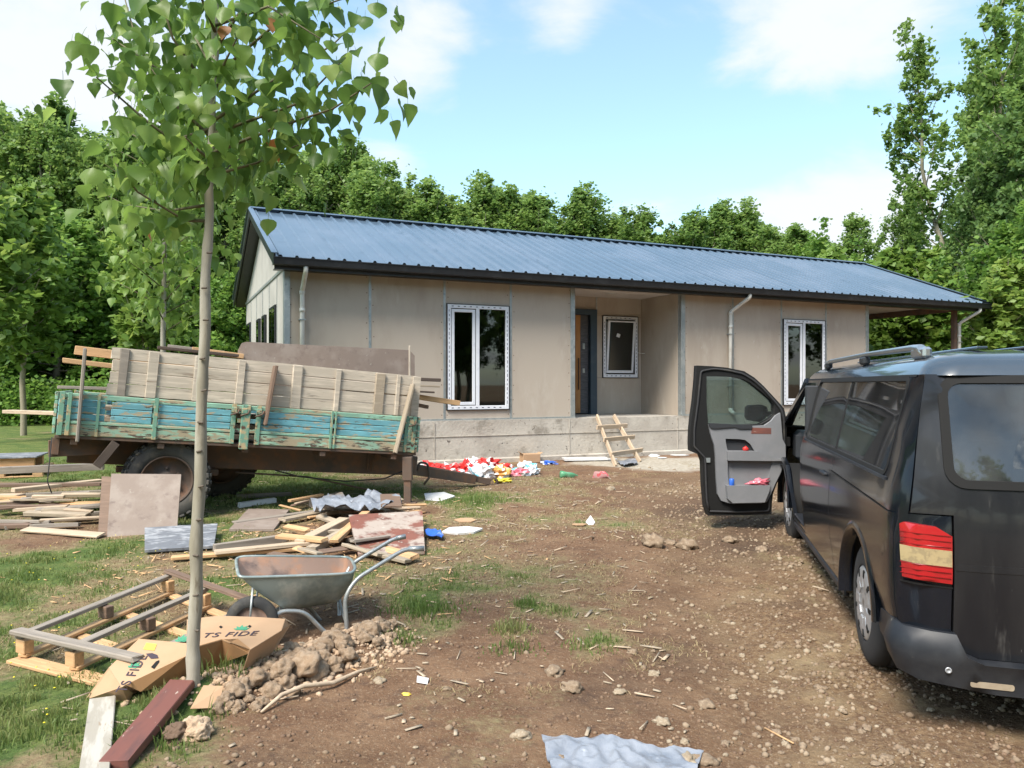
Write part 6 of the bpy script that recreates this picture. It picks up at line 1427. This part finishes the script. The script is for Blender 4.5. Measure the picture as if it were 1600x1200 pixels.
ptree(1600,30,36,[PV_[3]],0,'tall poplar filling the gap behind the tallest trees at the right edge',None,'tree',H0=12,wide=.95)
ptree(1640,-110,33,[TV_[0]],0,'tall poplar partly cut by the right edge of the photo',None,'tree',H0=17,wide=1.2)
ptree(1545,225,27,[DV_[0]],0,'dark broad tree with dusky trunk right of the carport',None,'tree','broad_tree',H0=14,wide=.72)
ptree(1640,90,25,[DV_[1]],0,'dark green broad tree cut by the right edge',None,'tree','broad_tree',H0=14,wide=.95)
ptree(1600,330,22,[BV_[0]],0,'mid green tree low at the right edge above the van',None,'tree','bushy_tree',H0=9,wide=1.0)
ptree(1420,290,36,[PV_[1]],0,'poplar standing behind the bright young ones at the right',None,'tree',H0=12,wide=.9)
# sapling on the left and thin trunks behind the trailer
def sap(px,ybase_Y,ytop,lab,Y,k): return ptree(px,ytop,Y,YV_,k,lab,None,nm='young_poplar',H0=7.5,wide=1.1)
sap(37,0,285,'young poplar with a thin pale trunk alone at the left edge',22,0); sap(222,0,330,'thin young poplar behind the trailer, left of two close trunks',21,1); sap(240,0,345,'thin young poplar behind the trailer, right of two close trunks',23,2)
sap(-25,0,260,'young poplar whose crown enters at the left edge',19,2)
# brush
def brush(nm,label,X0,X1,Y0,Y1,h,n,mat,seed,leaf=.11,dens_=None):
    r=np.random.RandomState(seed); nb=n//55; P=[];RN=[]
    for _ in range(nb):
        x=r.uniform(X0,X1);y=r.uniform(Y0,Y1); hh=h*(.45+.8*float(fbm(x*.5,y*.5,seed)))*(.6+.5*r.rand()); z0=g1(x,y); b=r.rand()
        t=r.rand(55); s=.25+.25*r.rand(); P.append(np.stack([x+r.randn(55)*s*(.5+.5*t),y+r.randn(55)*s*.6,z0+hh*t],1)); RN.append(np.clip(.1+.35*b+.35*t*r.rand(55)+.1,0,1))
    me=leafquads(np.concatenate(P),leaf,r,mat,nm,rn=np.concatenate(RN)); o=mkd(nm,me); tag(o,label,'brush',kind='stuff'); return o
brush('brush','bright green nettles and brush along the foot of the wood on the left',-28,-7,27,31,1.7,50000,MT['leaf_shrub'],3,.15)
brush('undergrowth','dark undergrowth filling the wood behind the house',-32,26,33,48,3.6,60000,MT['leaf_dark'],4,.28)
brush('hedge','green undergrowth beyond the open carport and the van',7,26,22,30,2.8,40000,MT['leaf_shrub'],5,.18)
# ------------- near poplar with single leaves
def leafmesh(seed,pet=True,mat='leaf_near',rv=.3):
    r=np.random.RandomState(seed)
    out=[(0,0),(.10,-.045),(.24,-.03),(.37,.07),(.42,.22),(.36,.42),(.22,.68),(.08,.90),(0,1.04)]
    cur=.10+.5*r.rand()**2; fold=.05+.35*r.rand(); tw=r.randn()*.28
    vs=[];fs=[]
    def P(x,y): return (x,y,-cur*y*y+abs(x)*fold+.10*math.sin(11*y+seed+(2 if x>0 else 0))*abs(x)+tw*x*y)
    rows=[( .0,.03),(.06,.30),(.20,.46),(.38,.46),(.58,.34),(.78,.18),(.93,.07)]
    vs.append(P(0,-.0))
    for y,w in rows[1:]: vs+= [P(-w,y-.10*w*(1 if y<.3 else .2)),P(-w*.5,y-.02),P(0,y),P(w*.5,y-.02),P(w,y-.10*w*(1 if y<.3 else .2))]
    vs.append(P(0,1.06)); n=len(rows)-1
    for k in range(4): fs.append((0,1+k+1,1+k))
    for i in range(n-1):
        for k in range(4): a=1+i*5+k; fs.append((a,a+1,a+6,a+5))
    b=1+(n-1)*5
    for k in range(4): fs.append((b+k,b+k+1,len(vs)-1))
    sizeleaf=len(fs)
    if pet:
        q=len(vs); vs+=[(-.012,0,0),(.012,0,0),(.010,-.25,.06),(-.010,-.25,.06),(0,0,.02),(0,-.25,.08),(.007,-.42,.16),(-.007,-.42,.16)]
        fs+=[(q,q+1,q+2,q+3),(q+3,q+2,q+6,q+7)]
    me=bpy.data.meshes.new('leaf'); me.from_pydata(vs,[],fs); me.materials.append(MT[mat]); me.polygons.foreach_set('use_smooth',[True]*len(fs))
    a=me.attributes.new('rnd','FLOAT','FACE'); a.data.foreach_set('value',[rv]*len(fs)); me.update(); return me
LM=[leafmesh(s,True,'leaf_near',.05+.6*((s*37)%10)/10) for s in range(10)]
LR_=leafmesh(50,True,'leaf_rust',.3)
def leaf_matrix(p,size,r):
    az=r.uniform(0,2*math.pi); droop=r.gauss(-55,26)   # tip points down and outwards
    m=Matrix.Translation(p)@Matrix.Rotation(az,4,'Z')@Matrix.Rotation(R(droop),4,'X')@Matrix.Rotation(r.gauss(0,.6),4,'Y')@Matrix.Scale(size,4); return m
pop=thing('poplar_tree','young poplar with slim pale trunk and large heart shaped leaves in the left foreground','tree',gnd(300,1098))
b0=gnd(300,1100); b0.z-=.03
TPX=[(300,1102,3.89),(303,1000,3.89),(308,850,3.90),(315,650,3.90),(320,500,3.91),(326,330,3.92),(329,240,3.92),(334,120,3.93),(337,20,3.93),(342,-120,3.94),(348,-330,3.95)]
tr_pts=[at(*p) for p in TPX]; tr_pts[0].z=b0.z
tp2=[];tr2=[];rr0=[.034,.031,.030,.027,.0255,.0215,.019,.0165,.014,.010,.005]
for i in range(len(tr_pts)-1):
    for j in range(6):
        t=j/6; p=tr_pts[i].lerp(tr_pts[i+1],t); q=len(tp2); tp2.append(p+Vector((.004*math.sin(q*.9),.003*math.cos(q*1.3),0))); tr2.append((rr0[i]*(1-t)+rr0[i+1]*t)*(1+.05*math.sin(q*2.3)+(.10 if q%4==0 else 0)))
tube('trunk',tp2+[tr_pts[-1]],tr2+[.005],MT['bark'],pop,16)
for yy in (1040,985,930,868,812,760,705,660,610,560,500,450,395): 
    pxx=np.interp(yy,[0,300,500,650,850,1000,1100],[337,327,320,315,308,303,300]); p=at(pxx+rnd.uniform(-5,5),yy,3.868); 
    mkd('knot',boxmesh(.030,.012,.010,MT['bark_dark'],.004),pop,Matrix.Translation(p)@Matrix.Rotation(rnd.uniform(-.3,.3),4,'Y'))
BR=[ [(325,345,3.92),(290,345,3.9),(215,300,3.80),(180,255,3.7)], [(329,265,3.92),(230,190,3.7),(150,120,3.6)], [(331,215,3.92),(270,160,4.0),(215,70,4.1),(190,-20,4.15)],
 [(333,150,3.92),(270,60,3.8),(240,-40,3.7)], [(328,275,3.92),(400,255,4.0),(470,225,4.05)], [(330,240,3.92),(430,200,3.8),(520,170,3.7),(580,130,3.6)], [(332,190,3.92),(420,130,4.05),(520,70,4.15),(560,30,4.2)],
 [(334,120,3.92),(440,30,3.8),(560,-10,3.7)], [(335,80,3.92),(400,-20,4.0),(470,-110,4.1)], [(331,225,3.92),(345,200,4.3),(370,180,4.7)], [(330,250,3.92),(310,235,3.6),(290,215,3.35)], [(333,150,3.92),(350,100,3.5),(370,60,3.3)],
 [(334,110,3.92),(300,50,4.3),(280,10,4.6)], [(336,50,3.92),(300,-40,3.7),(270,-130,3.6)], [(327,290,3.92),(345,270,4.2),(385,240,4.45)], [(326,320,3.92),(260,330,4.2),(200,320,4.4)],
 [(334,140,3.92),(250,110,3.9),(175,60,3.95)], [(332,200,3.92),(240,230,3.9),(190,200,3.95)], [(331,210,3.92),(470,160,3.9),(540,90,3.95)],[(336,40,3.92),(420,10,3.6),(500,60,3.4)]]
lf=[];r=random.Random(4)
for bi,B in enumerate(BR):
    pts=[at(*p) for p in B]; tube('branch',pts,[.010,.007,.005,.003][:len(pts)] if len(pts)==4 else [.009,.006,.003],MT['twig'],pop,6)
    Ls=[(pts[i+1]-pts[i]).length for i in range(len(pts)-1)]; T=sum(Ls); cnt=int(10+T*24)
    for j in range(cnt):
        t=T*(.12+.88*r.random()**.8); k=0
        while k<len(Ls)-1 and t>Ls[k]: t-=Ls[k]; k+=1
        p=pts[k].lerp(pts[k+1],min(1.02,t/Ls[k])); sp=.085
        lf.append(p+Vector((r.gauss(0,sp),r.gauss(0,sp*1.2),r.gauss(-.03,sp*.85))))
r.shuffle(lf)
hero=[(145,282,3.75,.125),(112,80,3.6,.10),(138,85,3.6,.095),(590,100,3.6,.105),(565,140,3.65,.105),(545,60,3.7,.11),(408,165,3.6,.095),(215,10,3.5,.13),(378,22,3.55,.11),(188,200,3.6,.11),(140,110,3.7,.07),(515,245,3.7,.09),(492,252,3.75,.08),(290,160,3.6,.11),(250,130,3.65,.08),(175,150,3.7,.08),(204,60,3.6,.075),(535,125,3.7,.09),(530,30,3.7,.11),(590,20,3.6,.10),(470,30,3.65,.11),(345,285,3.8,.07),(320,140,3.7,.07)]
nleaf=0
for px,py,Y,s in hero:
    p=at(px,py,Y)+Vector((0,0,s*.5)); az=r.gauss(0,.45); m=Matrix.Translation(p)@Matrix.Rotation(az,4,'Z')@Matrix.Rotation(R(-100+r.gauss(0,14)),4,'X')@Matrix.Rotation(0,4,'Y')@Matrix.Scale(s,4); mkd('leaf',LM[r.randrange(10)],pop,m); nleaf+=1
for p in lf[:276]:
    s=r.uniform(.070,.125); mkd('leaf',LR_ if r.random()<.02 else LM[r.randrange(10)],pop,leaf_matrix(p,s,r)); nleaf+=1
def joinleaves(nm,pts,smin,smax,parent,meshes,r,kind='stuff'):
    V=[];Fs=[];RN=[];b=0
    for p in pts:
        me=meshes[r.randrange(len(meshes))]; m=leaf_matrix(p,r.uniform(smin,smax),r); V+=[m@v.co for v in me.vertices]; Fs+=[tuple(i+b for i in q.vertices) for q in me.polygons]; RN+=[r.random()*.65]*len(me.polygons); b+=len(me.vertices)
    me=bpy.data.meshes.new(nm); me.from_pydata([tuple(v) for v in V],[],Fs); me.materials.append(meshes[0].materials[0]); me.polygons.foreach_set('use_smooth',[True]*len(Fs)); a=me.attributes.new('rnd','FLOAT','FACE'); a.data.foreach_set('value',RN); o=mkd(nm,me,parent); o['kind']=kind; return o
joinleaves('foliage',lf[276:]+[p+Vector((r.gauss(0,.1),r.gauss(.1,.15),r.gauss(0,.09))) for p in lf[:330]],.06,.105,pop,LM,r)
# second sapling, eleven metres away behind the trailer
LY=[leafmesh(s+20,True,'leaf_young',.05+.6*((s*37)%10)/10) for s in range(6)]
s2=thing('young_poplar','leafy young poplar behind the trailer with pale trunk left of the near one','tree',(at(253,786,11)))
B2=at(253,600,11); zb2=g1(B2.x,11)
t2=[Vector((B2.x,11,zb2))]+[at(px,py,11) for px,py in ((255,520),(257,400),(258,300),(262,200),(266,120))]; tube('trunk',t2,[.042,.036,.030,.022,.014,.005],MT['bark'],s2,10)
L2=[]
for i in range(40):
    f=i/40; z=520-385*f; px0=np.interp(z,[120,520],[266,255]); az=i*2.4; ln=(62+48*math.sin(math.pi*min(1,f*.9+.2)))*(.65+.5*r.random()); el=30-20*f
    p0=at(px0,z,11); d=Vector((math.cos(az),math.sin(az),.55)).normalized(); Lm=ln/F*11; p1=p0+d*Lm; tube('branch',[p0,p0.lerp(p1,.5)+Vector((0,0,.02)),p1],[.010,.007,.003],MT['twig'],s2,5)
    for j in range(26): t=.2+.85*r.random(); L2.append(p0.lerp(p1,t)+Vector((r.gauss(0,.11),r.gauss(0,.11),r.gauss(-.03,.10))))
r.shuffle(L2)
for p in L2[:280]: mkd('leaf',LY[r.randrange(6)],s2,leaf_matrix(p,r.uniform(.10,.155),r))
joinleaves('foliage',L2[280:],.09,.145,s2,LY,r)
# ------------- grass
def blades(nm,label,x,y,h,mat,seed,w=.0022,cat='grass',lean=.5,parent=None):
    keep=np.ones(len(x),bool)
    for a_,b_,w_ in KO:
        if a_[1]<9 or b_[1]<9: keep&=segd(x,y,a_,b_)[0]>w_
    x,y=x[keep],y[keep]; h=h[keep] if hasattr(h,'__len__') else h
    r=np.random.RandomState(seed); n=len(x); z=gh(x,y); a=r.uniform(0,2*math.pi,n); b=r.uniform(0,2*math.pi,n); l=h*(.5+.9*r.rand(n)); ln=l*lean*(.3+r.rand(n)); W=w*(.7+.8*r.rand(n))*(1+.08*y)
    ca,sa=np.cos(a)*W,np.sin(a)*W; dx,dy=np.cos(b)*ln,np.sin(b)*ln
    v0=np.stack([x-ca,y-sa,z-.004],1);v1=np.stack([x+ca,y+sa,z-.004],1);v2=np.stack([x+dx*.35+ca*.7,y+dy*.35+sa*.7,z+l*.6],1);v3=np.stack([x+dx*.35-ca*.7,y+dy*.35-sa*.7,z+l*.6],1);v4=np.stack([x+dx,y+dy,z+l*.95-ln*.15],1)
    V=np.stack([v0,v1,v2,v3,v4],1).reshape(-1,3); i=(np.arange(n)*5)[:,None]; T=np.concatenate([i+np.array([[0,1,2]]),i+np.array([[0,2,3]]),i+np.array([[3,2,4]])],1).reshape(-1,3)
    clump_=np.clip(fbm(x*3,y*3,seed+60)*.7+r.rand(n)*.3-.1,0,.75)
    me=np_mesh(nm,V,T,mat,False,{'rnd':('FACE',np.repeat(clump_,3))}); o=mkd(nm,me,parent); return tag(o,label,cat,kind='stuff')
r=np.random.RandomState(77)
n=420000; yy=2.4+r.rand(n)**1.25*13; xx=(-.74+1.1*r.rand(n))*yy; g=grassmask(xx,yy); cl=np.clip((fbm(xx*6,yy*6,91)-.38)*4,0,1); k=((g-.40)*1.5*cl>r.rand(n))&(yy<15); xx,yy,g=xx[k][:120000],yy[k][:120000],g[k][:120000]
blades('grass','short green grass growing in patches over the yard',xx,yy,.016+.036*np.clip(g,0,1)*cl[k][:120000],MT['grass_blade'],1,w=.0024)
n=200000; yy=4+r.rand(n)*10; xx=(-.74+1.0*r.rand(n))*yy; g=grassmask(xx,yy); k=((g>.12)&(g<.75)&(r.rand(n)<.42*np.clip(fbm(xx*4,yy*4,93)*3-.9,0,1))); xx,yy=xx[k],yy[k]
blades('dry_grass','dry trampled grass and straw lying between the green patches',xx,yy,np.full(len(xx),.022),MT['dry_blade'],2,w=.0016,lean=2.2)
# distinct tufts: each one a plant of its own
rt=np.random.RandomState(5)
for px,py,nb,h,sp,lab in [(660,955,1000,.085,.17,'broad tuft of fresh green grass right of the wheelbarrow legs'),(800,985,420,.10,.075,'grass tuft in the middle of the bare dirt'),(822,945,280,.07,.06,'small dark green tuft above the middle tuft'),(920,1010,260,.06,.09,'thin curved patch of grass right of the middle tuft'),(800,1015,260,.06,.08,'low tuft just below the middle tuft'),(300,1112,380,.11,.09,'grass tuft at the foot of the poplar trunk'),(630,1000,260,.07,.06,'small tuft at the right end of the soil heap'),(750,785,500,.12,.22,'green tuft on the dirt right of the draw bar'),(870,958,200,.05,.07,'low tuft right of the dark green one'),(340,1050,700,.10,.16,'long grass under the raised cardboard wall'),(235,1150,500,.09,.13,'grass between the whitish and the red-brown plank'),(395,1030,400,.08,.10,'grass between the cardboard flap and the soil heap'),(700,905,300,.05,.15,'short green patch behind the broad tuft')]:
    q=gnd(px,py); nb=int(nb*.55); sp*=1.1; a=rt.randn(nb)*sp; b=rt.randn(nb)*sp*.8; o=blades('grass_tuft',lab,q.x+a,q.y+b,(h*.85*np.exp(-(a*a+b*b)/(2.2*sp*sp))+.015)*(.5+.8*rt.rand(nb)),MT['grass_blade'],int(px),w=.0024)
# weeds with yellow flowers on the left
fl=[]
for i in range(46):
    px=rt.uniform(0,120) if i<30 else rt.uniform(120,330); py=rt.uniform(855,1150) if i<30 else rt.uniform(840,900); q=gnd(px,py); s=.007; b=(q.x,q.y,g1(q.x,q.y)+rt.uniform(.03,.07),s); fl.append(b)
M('petal',(.75,.62,.03),rough=.6); o=scatter('wild_flowers',fl,ICO1,MT['petal'],'tiny yellow wild flowers dotted in the grass on the left',seed=2,flat=.4,cat='wild flowers')
